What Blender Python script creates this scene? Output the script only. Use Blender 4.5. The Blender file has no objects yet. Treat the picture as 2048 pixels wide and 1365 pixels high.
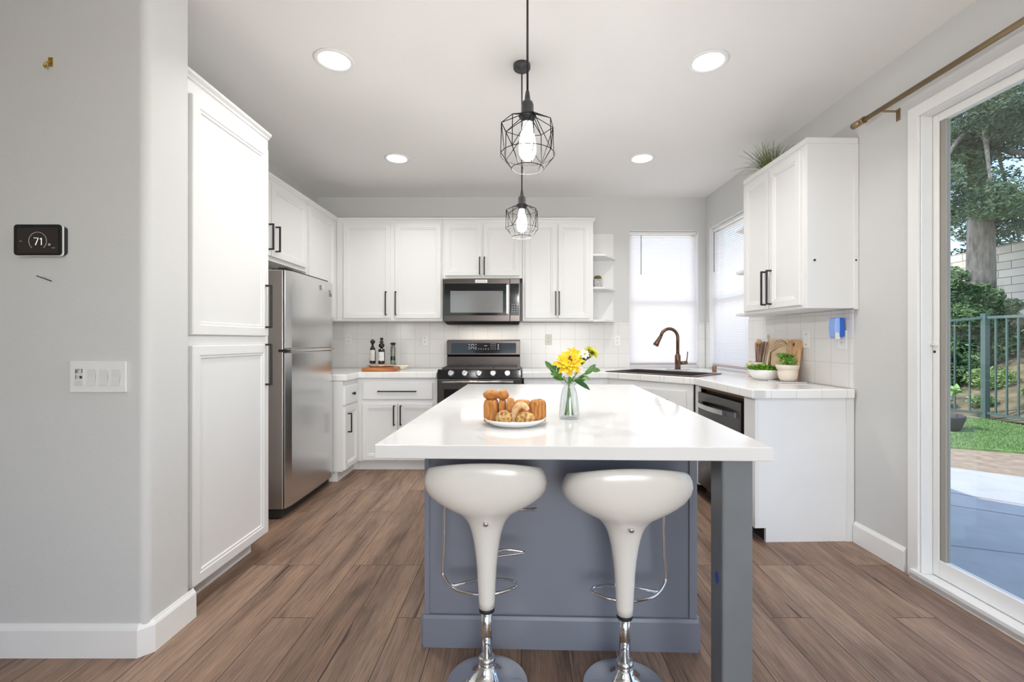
import bpy, bmesh, math, random
from mathutils import Vector, Matrix, noise

scene = bpy.context.scene
C = scene.collection
PI = math.pi
R = math.radians

# ------------------------------------------------------------------ camera
CH = 1.22
cam_d = bpy.data.cameras.new('camera')
cam = bpy.data.objects.new('camera', cam_d)
C.objects.link(cam)
cam.location = (0, 0, CH)
cam.rotation_euler = (PI / 2, 0, 0)
cam_d.sensor_width = 36
cam_d.lens = 900 / 2048 * 36
cam_d.shift_x = -19 / 2048
cam_d.shift_y = -1.5 / 2048
cam_d.clip_start = 0.05
scene.camera = cam

# ------------------------------------------------------------------ light and exposure
w = bpy.data.worlds.new('world')
scene.world = w
w.use_nodes = True
nt = w.node_tree
sky = nt.nodes.new('ShaderNodeTexSky')
sky.sky_type = 'NISHITA'
sky.sun_disc = False
sky.sun_elevation = R(60)
sky.sun_rotation = R(-90)
sky.air_density = 1.0
bg = nt.nodes['Background']
nt.links.new(sky.outputs[0], bg.inputs[0])
bg.inputs[1].default_value = 0.34

sun_d = bpy.data.lights.new('sun', 'SUN')
sun_d.energy = 3.0
sun_d.angle = R(0.6)
sun_d.color = (1.0, 0.95, 0.87)
sun = bpy.data.objects.new('sun', sun_d)
C.objects.link(sun)
sun.location = (-6, 3, 9)
sun.rotation_euler = Vector((1.0, 0.0, -1.78)).to_track_quat('-Z', 'Y').to_euler()


def area(name, loc, direction, sx, sy, power, color=(1, 1, 1)):
    d = bpy.data.lights.new(name, 'AREA')
    d.shape = 'RECTANGLE'
    d.size, d.size_y = sx, sy
    d.energy = power
    d.color = color
    o = bpy.data.objects.new(name, d)
    C.objects.link(o)
    o.location = loc
    o.rotation_euler = Vector(direction).to_track_quat('-Z', 'Z').to_euler()
    return o


# added fill lamps behind the camera: one tilted up, one a narrow beam
area('rear_fill_lamp', (0.6, -2.95, 1.3), (0.18, 1, 1.0), 2.2, 2.2, 52, (1.0, 0.985, 0.96))
o = area('rear_fill_lamp', (0.8, -2.9, 1.25), (-0.2, 1, -0.03), 1.8, 2.0, 5.5, (1.0, 0.985, 0.96))
o.data.spread = R(70)
# daylight on the outer faces of the two kitchen windows (behind their blinds)
area('daylight_back_window', (1.52, 5.25, 1.70), (0, -1, 0), 0.95, 1.6, 5.5, (0.98, 0.96, 1.0))
area('daylight_side_window', (2.45, 4.32, 1.70), (-1, 0, 0), 0.95, 1.6, 5.5, (1.0, 0.98, 0.97))
LAMP_W = 4.5
scene.view_settings.view_transform = 'Standard'
scene.view_settings.look = 'None'
scene.view_settings.gamma = 1
scene.view_settings.use_curve_mapping = False
scene.view_settings.exposure = 0.46
scene.cycles.use_denoising = True
scene.cycles.max_bounces = 14
scene.cycles.diffuse_bounces = 7
scene.cycles.glossy_bounces = 5
scene.cycles.transmission_bounces = 10
scene.cycles.transparent_max_bounces = 16

# ------------------------------------------------------------------ helpers
WM = {}


class MB:
    """collects geometry for ONE mesh object (world coordinates, or those of the frame xf)"""

    def __init__(s, xf=None):
        s.v, s.f, s.s, s.xf = [], [], [], xf

    def add(s, verts, faces, smooth=False):
        b = len(s.v)
        s.v += [Vector(p) for p in verts]
        for f in faces:
            s.f.append([b + i for i in f])
            s.s.append(smooth)
        return s

    def box(s, x0, x1, y0, y1, z0, z1):
        return s.prism([(x0, y0), (x1, y0), (x1, y1), (x0, y1)], z0, z1)

    def prism(s, poly, z0, z1):
        n = len(poly)
        vs = [(x, y, z0) for x, y in poly] + [(x, y, z1) for x, y in poly]
        fs = [list(range(n))[::-1], list(range(n, 2 * n))] + [[i, (i + 1) % n, n + (i + 1) % n, n + i] for i in range(n)]
        return s.add(vs, fs)

    def extrude(s, poly, vec):
        n = len(poly)
        a = [Vector(p) for p in poly]
        vs = a + [p + Vector(vec) for p in a]
        fs = [list(range(n))[::-1], list(range(n, 2 * n))] + [[i, (i + 1) % n, n + (i + 1) % n, n + i] for i in range(n)]
        return s.add(vs, fs)

    def loops(s, loops, cap0=True, cap1=True, smooth=True, closed=False):
        n = len(loops[0])
        vs = [p for l in loops for p in l]
        fs = []
        m = len(loops)
        for k in range(m if closed else m - 1):
            a, b = k * n, ((k + 1) % m) * n
            fs += [[a + i, a + (i + 1) % n, b + (i + 1) % n, b + i] for i in range(n)]
        s.add(vs, fs, smooth)
        b = len(s.v) - len(vs)
        if not closed:
            if cap0:
                s.f.append([b + i for i in range(n)][::-1]); s.s.append(False)
            if cap1:
                s.f.append([b + (m - 1) * n + i for i in range(n)]); s.s.append(False)
        return s

    def cyl(s, p0, p1, r0, r1=None, n=16):
        return s.tube([p0, p1], [r0, r0 if r1 is None else r1], n)

    def tube(s, pts, r, n=8, closed=False):
        pts = [Vector(p) for p in pts]
        m = len(pts)
        rs = r if isinstance(r, (list, tuple)) else [r] * m
        ref = None
        L = []
        for i, p in enumerate(pts):
            if closed:
                t = pts[(i + 1) % m] - pts[i - 1]
            else:
                t = pts[min(i + 1, m - 1)] - pts[max(i - 1, 0)]
            t.normalize()
            if ref is None:
                ref = Vector((0, 0, 1)) if abs(t.z) < 0.9 else Vector((1, 0, 0))
            a = ref - t * ref.dot(t)
            if a.length < 1e-6:
                a = t.orthogonal()
            a.normalize()
            ref = a
            b = t.cross(a)
            L.append([p + (a * math.cos(2 * PI * k / n) + b * math.sin(2 * PI * k / n)) * rs[i] for k in range(n)])
        return s.loops(L, True, True, n > 5, closed)

    def lathe(s, prof, c, n=32, sx=1, sy=1, cap0=True, cap1=True):
        L = [[(c[0] + r * sx * math.cos(2 * PI * k / n), c[1] + r * sy * math.sin(2 * PI * k / n), c[2] + z) for k in range(n)] for r, z in prof]
        return s.loops(L, cap0, cap1)

    def blob(s, c, rad, seed=0, amp=0.12, freq=2.0, nu=20, nv=12, rot=0.0, flat=0.0):
        c = Vector(c)
        L = []
        mr = Matrix.Rotation(rot, 3, 'Z')
        for j in range(1, nv):
            ph = PI * j / nv - PI / 2
            l = []
            for i in range(nu):
                th = 2 * PI * i / nu
                d = Vector((math.cos(ph) * math.cos(th), math.cos(ph) * math.sin(th), math.sin(ph)))
                k = 1 + amp * noise.noise(d * freq + Vector((seed * 7.3, seed * 3.1, seed)))
                p = Vector((d.x * rad[0], d.y * rad[1], d.z * rad[2])) * k
                if flat and p.z < -rad[2] * flat:
                    p.z = -rad[2] * flat
                l.append(c + mr @ p)
            L.append(l)
        return s.loops(L)

    def panel(s, o, U, V, N, wd, ht, rings):
        """rectangular panel: rings of (inset, height) from the back edge to the middle"""
        o, U, V, N = Vector(o), Vector(U), Vector(V), Vector(N)
        L = []
        for i, h in rings:
            L.append([o + U * a + V * b + N * h for a, b in ((i, i), (wd - i, i), (wd - i, ht - i), (i, ht - i))])
        return s.loops(L, True, True, False)

    def handle(s, o, A, N, ln, off=0.032, th=0.0055):
        """square bar pull: centre o on the face, A along the bar, N out of the face"""
        o, A, N = Vector(o), Vector(A).normalized(), Vector(N).normalized()
        B = A.cross(N)

        def bx(c0, c1, a, b):
            q = [c0 + a * th + b * th, c0 + a * th - b * th, c0 - a * th - b * th, c0 - a * th + b * th]
            s.loops([q, [p + (c1 - c0) for p in q]], True, True, False)
        bx(o - A * ln / 2 + N * off, o + A * ln / 2 + N * off, B, N)
        for k in (-1, 1):
            c = o + A * k * (ln / 2 - th)
            bx(c, c + N * off, A, B)
        return s

    def build(s, name, mat, parent=None, bevel=0.0, seg=2, kind=None, sub=0):
        me = bpy.data.meshes.new(name)
        vs = s.v
        if s.xf is not None:
            vs = [s.xf @ p for p in vs]
        if parent is not None:
            inv = WM[parent.name].inverted()
            vs = [inv @ p for p in vs]
        me.from_pydata([tuple(p) for p in vs], [], s.f)
        me.polygons.foreach_set('use_smooth', s.s)
        bm = bmesh.new()
        bm.from_mesh(me)
        bmesh.ops.recalc_face_normals(bm, faces=bm.faces)
        bm.to_mesh(me)
        bm.free()
        o = bpy.data.objects.new(name, me)
        C.objects.link(o)
        me.materials.append(mat)
        if parent is not None:
            o.parent = parent
            WM[o.name] = WM[parent.name]
        else:
            WM[o.name] = Matrix.Identity(4)
        if bevel:
            b = o.modifiers.new('bevel', 'BEVEL')
            b.width, b.segments, b.limit_method, b.angle_limit = bevel, seg, 'ANGLE', R(35)
        if sub:
            b = o.modifiers.new('sub', 'SUBSURF')
            b.levels = b.render_levels = sub
        if kind:
            o['kind'] = kind
        return o


def tag(o, label, cat, group=None, kind=None):
    o['label'], o['category'] = label, cat
    if group:
        o['group'] = group
    if kind:
        o['kind'] = kind
    return o


def thing(name, label, cat, loc, rz=0.0, group=None):
    o = bpy.data.objects.new(name, None)
    C.objects.link(o)
    o.empty_display_size = 0.05
    o.location = loc
    o.rotation_euler = (0, 0, rz)
    WM[o.name] = Matrix.Translation(Vector(loc)) @ Matrix.Rotation(rz, 4, 'Z')
    return tag(o, label, cat, group)


def text(name, body, size, loc, rot, mat, parent, extrude=0.0004, offset=0.0):
    cu = bpy.data.curves.new(name, 'FONT')
    cu.body = body
    cu.size = size
    cu.extrude = extrude
    cu.offset = offset
    cu.align_x = 'CENTER'
    cu.align_y = 'CENTER'
    o = bpy.data.objects.new(name, cu)
    C.objects.link(o)
    bpy.context.view_layer.update()
    me = bpy.data.meshes.new_from_object(o.evaluated_get(bpy.context.evaluated_depsgraph_get()))
    bpy.data.objects.remove(o)
    me.materials.clear()
    me.materials.append(mat)
    o = bpy.data.objects.new(name, me)
    C.objects.link(o)
    WM[o.name] = WM[parent.name]
    o.parent = parent
    o.matrix_local = WM[parent.name].inverted() @ (Matrix.Translation(Vector(loc)) @ rot)
    return o


# ------------------------------------------------------------------ materials
def lin(r, g, b):
    f = lambda c: ((c / 255 + 0.055) / 1.055) ** 2.4 if c > 10 else c / 255 / 12.92
    return (f(r), f(g), f(b))


def mat(name, col, rough=0.5, metal=0.0, spec=0.5, noise_amt=0.0, noise_scale=8.0, bump=0.0, bump_scale=120.0, coat=0.0,
        emit=None, estr=0.0, stretch=(1, 1, 1), trans=0.0, aniso=0.0, col2=None):
    m = bpy.data.materials.new(name)
    m.use_nodes = True
    n, l = m.node_tree.nodes, m.node_tree.links
    p = n['Principled BSDF']
    p.inputs['Base Color'].default_value = (*col, 1)
    p.inputs['Roughness'].default_value = rough
    p.inputs['Metallic'].default_value = metal
    p.inputs['Specular IOR Level'].default_value = spec
    p.inputs['Coat Weight'].default_value = coat
    p.inputs['Coat Roughness'].default_value = 0.05
    p.inputs['Transmission Weight'].default_value = trans
    p.inputs['Anisotropic'].default_value = aniso
    tc = mp = None
    if noise_amt or bump or col2:
        tc = n.new('ShaderNodeTexCoord')
        mp = n.new('ShaderNodeMapping')
        mp.inputs['Scale'].default_value = stretch
        l.new(tc.outputs['Object'], mp.inputs[0])
    if noise_amt or col2:
        t = n.new('ShaderNodeTexNoise')
        t.inputs['Scale'].default_value = noise_scale
        t.inputs['Detail'].default_value = 6
        l.new(mp.outputs[0], t.inputs['Vector'])
        r = n.new('ShaderNodeValToRGB')
        a = noise_amt
        c0 = tuple(c * (1 - a) for c in col)
        c1 = col2 if col2 else tuple(min(1, c * (1 + a)) for c in col)
        r.color_ramp.elements[0].position, r.color_ramp.elements[1].position = 0.35, 0.65
        r.color_ramp.elements[0].color, r.color_ramp.elements[1].color = (*c0, 1), (*c1, 1)
        l.new(t.outputs['Fac'], r.inputs[0])
        l.new(r.outputs[0], p.inputs['Base Color'])
    if bump:
        t = n.new('ShaderNodeTexNoise')
        t.inputs['Scale'].default_value = bump_scale
        t.inputs['Detail'].default_value = 3
        l.new(mp.outputs[0], t.inputs['Vector'])
        b = n.new('ShaderNodeBump')
        b.inputs['Strength'].default_value = bump
        b.inputs['Distance'].default_value = 0.004
        l.new(t.outputs['Fac'], b.inputs['Height'])
        l.new(b.outputs[0], p.inputs['Normal'])
    if emit:
        p.inputs['Emission Color'].default_value = (*emit, 1)
        p.inputs['Emission Strength'].default_value = estr
    return m


def glass_mat(name, tint=(1, 1, 1), refl=0.07):
    m = bpy.data.materials.new(name)
    m.use_nodes = True
    n, l = m.node_tree.nodes, m.node_tree.links
    n.remove(n['Principled BSDF'])
    t, g, mx = n.new('ShaderNodeBsdfTransparent'), n.new('ShaderNodeBsdfGlossy'), n.new('ShaderNodeMixShader')
    lw, pw, ma = n.new('ShaderNodeLayerWeight'), n.new('ShaderNodeMath'), n.new('ShaderNodeMath')
    lw.inputs[0].default_value = 0.5
    pw.operation, pw.inputs[1].default_value = 'POWER', 5.0
    ma.operation, ma.inputs[1].default_value, ma.inputs[2].default_value = 'MULTIPLY_ADD', 1 - refl, refl
    l.new(lw.outputs['Facing'], pw.inputs[0]); l.new(pw.outputs[0], ma.inputs[0])
    t.inputs[0].default_value = (*tint, 1)
    g.inputs['Roughness'].default_value = 0.0
    l.new(ma.outputs[0], mx.inputs[0]); l.new(t.outputs[0], mx.inputs[1]); l.new(g.outputs[0], mx.inputs[2])
    l.new(mx.outputs[0], n['Material Output'].inputs[0])
    return m


def tile_mat(name, axes, size, col, grout, rough=0.18, origin=(0, 0)):
    """square tiles laid out along two object axes ('xz', 'yz', 'xy')"""
    m = bpy.data.materials.new(name)
    m.use_nodes = True
    n, l = m.node_tree.nodes, m.node_tree.links
    p = n['Principled BSDF']
    tc, sp, cb = n.new('ShaderNodeTexCoord'), n.new('ShaderNodeSeparateXYZ'), n.new('ShaderNodeCombineXYZ')
    l.new(tc.outputs['Object'], sp.inputs[0])
    for i, a in enumerate(axes):
        ad = n.new('ShaderNodeMath')
        ad.inputs[1].default_value = origin[i]
        l.new(sp.outputs[a.upper()], ad.inputs[0])
        l.new(ad.outputs[0], cb.inputs[i])
    br = n.new('ShaderNodeTexBrick')
    br.offset = 0
    br.inputs['Color1'].default_value = (*col, 1)
    br.inputs['Color2'].default_value = (*[c * 0.97 for c in col], 1)
    br.inputs['Mortar'].default_value = (*grout, 1)
    br.inputs['Scale'].default_value = 1
    br.inputs['Mortar Size'].default_value = 0.0018
    br.inputs['Mortar Smooth'].default_value = 0.3
    br.inputs['Brick Width'].default_value = size
    br.inputs['Row Height'].default_value = size
    l.new(cb.outputs[0], br.inputs['Vector'])
    l.new(br.outputs['Color'], p.inputs['Base Color'])
    p.inputs['Roughness'].default_value = rough
    b = n.new('ShaderNodeBump')
    b.invert = True
    b.inputs['Strength'].default_value = 0.4
    b.inputs['Distance'].default_value = 0.002
    l.new(br.outputs['Fac'], b.inputs['Height'])
    l.new(b.outputs[0], p.inputs['Normal'])
    return m


def ramp(n, stops):
    r = n.new('ShaderNodeValToRGB')
    e = r.color_ramp.elements
    while len(e) < len(stops):
        e.new(0.5)
    for k, (pos, c) in enumerate(stops):
        e[k].position = pos
        e[k].color = (*c, 1)
    return r


def floor_mat():
    m = bpy.data.materials.new('plank_floor')
    m.use_nodes = True
    n, l = m.node_tree.nodes, m.node_tree.links
    p = n['Principled BSDF']
    tc, sp, cb = n.new('ShaderNodeTexCoord'), n.new('ShaderNodeSeparateXYZ'), n.new('ShaderNodeCombineXYZ')
    l.new(tc.outputs['Object'], sp.inputs[0])
    l.new(sp.outputs['Y'], cb.inputs[0]); l.new(sp.outputs['X'], cb.inputs[1])
    br = n.new('ShaderNodeTexBrick')
    br.offset, br.offset_frequency = 0.38, 3
    br.inputs['Color1'].default_value = (0, 0, 0, 1)
    br.inputs['Color2'].default_value = (1, 1, 1, 1)
    br.inputs['Mortar'].default_value = (0.5, 0.5, 0.5, 1)
    br.inputs['Scale'].default_value = 1
    br.inputs['Mortar Size'].default_value = 0.0016
    br.inputs['Mortar Smooth'].default_value = 0.1
    br.inputs['Brick Width'].default_value = 1.22
    br.inputs['Row Height'].default_value = 0.182
    l.new(cb.outputs[0], br.inputs['Vector'])
    # each plank samples the grain somewhere else
    off = n.new('ShaderNodeVectorMath'); off.operation = 'MULTIPLY_ADD'
    off.inputs[1].default_value = (13.0, 7.0, 5.0)
    l.new(br.outputs['Color'], off.inputs[0]); l.new(cb.outputs[0], off.inputs[2])

    def nz(sx, sy, detail, rough=0.6, dist=0.0):
        mp = n.new('ShaderNodeMapping'); mp.inputs['Scale'].default_value = (sx, sy, 1)
        l.new(off.outputs[0], mp.inputs[0])
        t = n.new('ShaderNodeTexNoise')
        t.inputs['Scale'].default_value = 1; t.inputs['Detail'].default_value = detail
        t.inputs['Roughness'].default_value = rough; t.inputs['Distortion'].default_value = dist
        l.new(mp.outputs[0], t.inputs['Vector'])
        return t
    big = nz(1.6, 9, 5, 0.6, 0.6)
    fine = nz(5, 120, 7, 0.75)
    crack = nz(0.9, 26, 4, 0.6, 0.5)
    r0 = ramp(n, [(0.0, lin(136, 113, 97)), (0.5, lin(146, 123, 106)), (1.0, lin(157, 135, 118))])
    l.new(br.outputs['Color'], r0.inputs[0])
    r1 = ramp(n, [(0.3, (0.52, 0.47, 0.45)), (0.5, (0.98, 0.95, 0.95)), (0.7, (1.32, 1.24, 1.16))])
    l.new(big.outputs['Fac'], r1.inputs[0])
    r2 = ramp(n, [(0.32, (0.52, 0.5, 0.49)), (0.6, (1.14, 1.13, 1.12))])
    l.new(fine.outputs['Fac'], r2.inputs[0])
    r3 = ramp(n, [(0.325, (0.22, 0.18, 0.16)), (0.352, (1, 1, 1))])
    l.new(crack.outputs['Fac'], r3.inputs[0])
    last = r0.outputs[0]
    for r, f in ((r1, 0.9), (r2, 0.9), (r3, 0.85)):
        mx = n.new('ShaderNodeMix'); mx.data_type = 'RGBA'; mx.blend_type = 'MULTIPLY'
        mx.inputs['Factor'].default_value = f
        l.new(last, mx.inputs['A']); l.new(r.outputs[0], mx.inputs['B'])
        last = mx.outputs['Result']
    mx = n.new('ShaderNodeMix'); mx.data_type = 'RGBA'
    l.new(br.outputs['Fac'], mx.inputs['Factor']); l.new(last, mx.inputs['A'])
    mx.inputs['B'].default_value = (*lin(60, 48, 42), 1)
    l.new(mx.outputs['Result'], p.inputs['Base Color'])
    p.inputs['Roughness'].default_value = 0.48
    p.inputs['Specular IOR Level'].default_value = 0.3
    b = n.new('ShaderNodeBump'); b.inputs['Strength'].default_value = 0.25; b.inputs['Distance'].default_value = 0.002
    l.new(fine.outputs['Fac'], b.inputs['Height']); l.new(b.outputs[0], p.inputs['Normal'])
    return m


def quartz_mat():
    m = mat('white_quartz', (0.72, 0.715, 0.70), 0.09, spec=0.5)
    n, l = m.node_tree.nodes, m.node_tree.links
    p = n['Principled BSDF']
    tc = n.new('ShaderNodeTexCoord')
    t = n.new('ShaderNodeTexNoise')
    t.inputs['Scale'].default_value = 1.6; t.inputs['Detail'].default_value = 5; t.inputs['Distortion'].default_value = 1.2
    l.new(tc.outputs['Object'], t.inputs['Vector'])
    r = ramp(n, [(0.488, (0.72, 0.715, 0.705)), (0.5, (0.62, 0.61, 0.60)), (0.512, (0.72, 0.715, 0.705))])
    l.new(t.outputs['Fac'], r.inputs[0])
    t2 = n.new('ShaderNodeTexNoise'); t2.inputs['Scale'].default_value = 2.2
    l.new(tc.outputs['Object'], t2.inputs['Vector'])
    r2 = ramp(n, [(0.5, (0, 0, 0)), (0.62, (1, 1, 1))])
    l.new(t2.outputs['Fac'], r2.inputs[0])
    mx = n.new('ShaderNodeMix'); mx.data_type = 'RGBA'
    mx.inputs['A'].default_value = (0.72, 0.715, 0.705, 1)
    l.new(r2.outputs[0], mx.inputs['Factor']); l.new(r.outputs[0], mx.inputs['B'])
    l.new(mx.outputs['Result'], p.inputs['Base Color'])
    return m


def wood_mat(name, c0, c1, scale=(6, 60, 6), rough=0.5):
    m = mat(name, c0, rough, noise_amt=0.01, noise_scale=1.0, stretch=scale, col2=c1)
    return m


M_WALL = mat('wall_paint', (0.65, 0.652, 0.643), 0.6, bump=0.12, bump_scale=160, noise_amt=0.015, noise_scale=1.5)
M_CEIL = mat('ceiling_paint', (0.87, 0.86, 0.845), 0.8, bump=0.1, bump_scale=120)
M_TRIM = mat('trim_paint', (0.84, 0.84, 0.83), 0.35, noise_amt=0.01)
M_CAB = mat('cabinet_paint', (0.79, 0.79, 0.785), 0.38, bump=0.03, bump_scale=300)
M_FLOOR = floor_mat()
M_QUARTZ = quartz_mat()
M_GREY = mat('island_grey_paint', lin(124, 128, 140), 0.38, noise_amt=0.03, noise_scale=3)
M_GREY2 = mat('island_post_paint', lin(112, 116, 120), 0.4, noise_amt=0.05, noise_scale=6)
M_BLACK = mat('black_metal', (0.012, 0.012, 0.014), 0.35)
M_WIRE = mat('matte_black_wire', (0.008, 0.008, 0.008), 0.75, spec=0.1)
M_RUBBER = mat('black_plastic', (0.02, 0.02, 0.02), 0.6)
M_STEEL = mat('brushed_steel', (0.66, 0.66, 0.655), 0.22, 1.0, bump=0.06, bump_scale=4, stretch=(60, 60, 1))
M_STEELB = mat('bright_steel', (0.72, 0.72, 0.71), 0.2, 1.0)
M_DSTEEL = mat('dark_stainless', (0.095, 0.082, 0.079), 0.28, 1.0, noise_amt=0.05, noise_scale=2, stretch=(1, 1, 30))
M_CHROME = mat('chrome', (0.82, 0.82, 0.83), 0.06, 1.0)
M_BGLASS = mat('black_glass', (0.012, 0.012, 0.014), 0.08, spec=0.35)
M_OVWIN = mat('oven_window_glass', (0.20, 0.20, 0.20), 0.12, coat=0.3)
M_BRONZE = mat('brown_bronze', lin(120, 92, 76), 0.32, 0.85)
M_BRASS = mat('antique_brass', lin(160, 138, 104), 0.32, 0.9)
M_GOLD = mat('brass_hook_metal', lin(190, 160, 60), 0.3, 0.9)
M_WPLAST = mat('white_plastic', (0.82, 0.82, 0.80), 0.35)
M_IVORY = mat('ivory_plastic', (0.76, 0.74, 0.67), 0.4)
M_DARKHOLE = mat('dark_hole', (0.02, 0.018, 0.016), 0.8)
M_STOOL = mat('stool_white_plastic', (0.80, 0.772, 0.725), 0.22, coat=0.25)
M_SINK = mat('dark_sink', lin(80, 68, 64), 0.35, 0.4)
M_TILE_B = tile_mat('wall_tile_rear', 'xz', 0.1545, (0.80, 0.785, 0.77), (0.60, 0.585, 0.57), origin=(0.05, 0.005))
M_TILE_R = tile_mat('wall_tile_side', 'yz', 0.1545, (0.80, 0.785, 0.77), (0.60, 0.585, 0.57), origin=(0.02, 0.005))
M_TILE_C = tile_mat('counter_tile', 'xy', 0.1545, (0.88, 0.87, 0.855), (0.66, 0.65, 0.63), rough=0.12, origin=(0.05, 0.09))
M_GLASS = glass_mat('clear_pane', (0.97, 0.985, 0.98), 0.04)
M_VGLASS = glass_mat('vase_glass', (0.93, 0.945, 0.945), 0.07)
M_SCREEN = mat('dim_screen', (0.02, 0.016, 0.014), 0.15, spec=0.3, emit=(0.10, 0.075, 0.06), estr=0.1)
M_DIGIT = mat('screen_digits', (0.8, 0.8, 0.8), 0.5, emit=(0.9, 0.95, 0.95), estr=0.8)
M_PRINT = mat('white_print', (0.85, 0.85, 0.85), 0.5)
M_PRINTK = mat('dark_print', (0.03, 0.03, 0.03), 0.5)
M_BULB = mat('lit_bulb', (0.9, 0.9, 0.9), 0.3, emit=(0.93, 0.97, 1.0), estr=5.0)
M_LENS = mat('lit_lens', (0.9, 0.9, 0.9), 0.4, emit=(1.0, 0.99, 0.97), estr=6.0)
M_BLUE = mat('blue_sticker', lin(40, 75, 190), 0.5)

# the wall with the patio door stands a little out of square
RA = 0.026
RW = Matrix.Translation((2.09, 0, 0)) @ Matrix.Rotation(RA, 4, 'Z')


def rw(x, y, z=0.0):
    return RW @ Vector((x, y, z))


HC = 2.745
DY = 4.80
LX = -2.18

# ------------------------------------------------------------------ structure
MB().box(-5.2, 2.2, -3.2, 4.95, -0.12, 0).build('floor', M_FLOOR, kind='structure')
MB().prism([(-5.2, -3.2), (2.32, -3.2), (2.11, 4.95), (-5.2, 4.95)], HC, HC + 0.15).build('ceiling', M_CEIL, kind='structure')
MB().prism([(-5.4, -3.5), (2.65, -3.5), (2.65, 3.2), (2.05, 3.80), (2.05, 5.0), (-5.4, 5.0)], 2.9, 2.96).build('shade_roof', M_TRIM, kind='structure')  # unseen slab over the house, cut corner shaped to throw the patio shade
BX0, BX1, BZ0, BZ1 = 1.152, 1.885, 0.948, 2.392     # rear window opening
b = MB()
b.box(LX - 0.15, BX0, DY, DY + 0.15, 0, HC)
b.box(BX1, 2.12, DY, DY + 0.15, 0, HC)
b.box(BX0, BX1, DY, DY + 0.15, 0, BZ0)
b.box(BX0, BX1, DY, DY + 0.15, BZ1, HC)
b.build('wall_back', M_WALL, kind='structure')
MB().box(LX - 0.15, LX, 1.96, DY, 0, HC).build('wall_left', M_WALL, kind='structure')
# near wall with a rounded corner
HX, HY, HY2 = -1.45, 1.74, 1.955
br_ = 0.03
arc = [(HX - br_ + br_ * math.sin(a), HY + br_ - br_ * math.cos(a)) for a in [PI / 2 * k / 8 for k in range(9)]]
poly = [(-5.2, HY)] + arc + [(HX, HY2), (-5.2, HY2)]
MB().prism(poly, 0, HC).build('wall_hall', M_WALL, kind='structure')
MB().box(-5.2, -5.05, -3.2, HY, 0, HC).build('wall_hall_end', M_WALL, kind='structure')
# wall with the sliding door and a window
DY0, DY1, DZ1 = 0.42, 2.295, 2.365
WY0, WY1, WZ0, WZ1 = 3.93, 4.715, 0.948, 2.392
b = MB(RW)
b.box(0, 0.16, -3.2, DY0, 0, HC)
b.box(0, 0.16, DY0, DY1, DZ1, HC)
b.box(0, 0.16, DY1, WY0, 0, HC)
b.box(0, 0.16, WY0, WY1, 0, WZ0)
b.box(0, 0.16, WY0, WY1, WZ1, HC)
b.box(0, 0.16, WY1, 4.80, 0, HC)
b.build('wall_right', M_WALL, kind='structure')
# wall behind the camera with two openings that let the daylight in
b = MB()
b.box(-5.05, -2.9, -3.2, -3.05, 0, HC)
b.box(-1.3, -0.6, -3.2, -3.05, 0, HC)
b.box(1.8, 2.12, -3.2, -3.05, 0, HC)
b.box(-2.9, -1.3, -3.2, -3.05, 0, 0.8)
b.box(-2.9, -1.3, -3.2, -3.05, 2.4, HC)
b.box(-0.6, 1.8, -3.2, -3.05, 2.45, HC)
b.build('wall_rear', M_WALL, kind='structure')


def baseboard(name, path, h=0.125, t=0.016, xf=None):
    """profile swept along a plan path; the room is on the left of the path"""
    prof = [(0, 0), (t, 0), (t, h - 0.02), (t - 0.004, h - 0.012), (t - 0.008, h - 0.008), (t - 0.012, h), (0, h)]
    P = [Vector((x, y)) for x, y in path]
    L = []
    for i, p in enumerate(P):
        d0 = (P[i] - P[i - 1]).normalized() if i else None
        d1 = (P[i + 1] - P[i]).normalized() if i < len(P) - 1 else None
        ns = [Vector((-d.y, d.x)) for d in (d0, d1) if d is not None]
        n_ = sum(ns, Vector((0, 0))) / len(ns)
        n_ = n_ / n_.length_squared
        L.append([(p.x + n_.x * o, p.y + n_.y * o, z) for o, z in prof])
    MB(xf).loops(L, True, True, False).build(name, M_TRIM, kind='structure')


baseboard('baseboard_hall', [(HX, HY2 + 0.03), (HX, HY + 0.03), (HX - 0.03, HY), (-5.0, HY)], h=0.125)
baseboard('baseboard_right', [(0, DY1 + 0.075), (0, 2.722)], h=0.125, xf=RW)

# backsplash tiles
b = MB()
b.box(LX + 0.002, BX0 - 0.002, DY - 0.009, DY - 0.0005, 0.926, 1.405)
b.box(BX1 + 0.002, 1.955, DY - 0.009, DY - 0.0005, 0.926, 1.405)
b.build('trim_1', M_TILE_B, kind='structure')
b = MB(RW)
b.box(-0.009, -0.0005, 2.735, WY0 - 0.002, 0.926, 1.41)
b.box(-0.009, -0.0005, WY1 + 0.002, 4.785, 0.926, 1.41)
b.build('trim_2', M_TILE_R, kind='structure')

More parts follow.
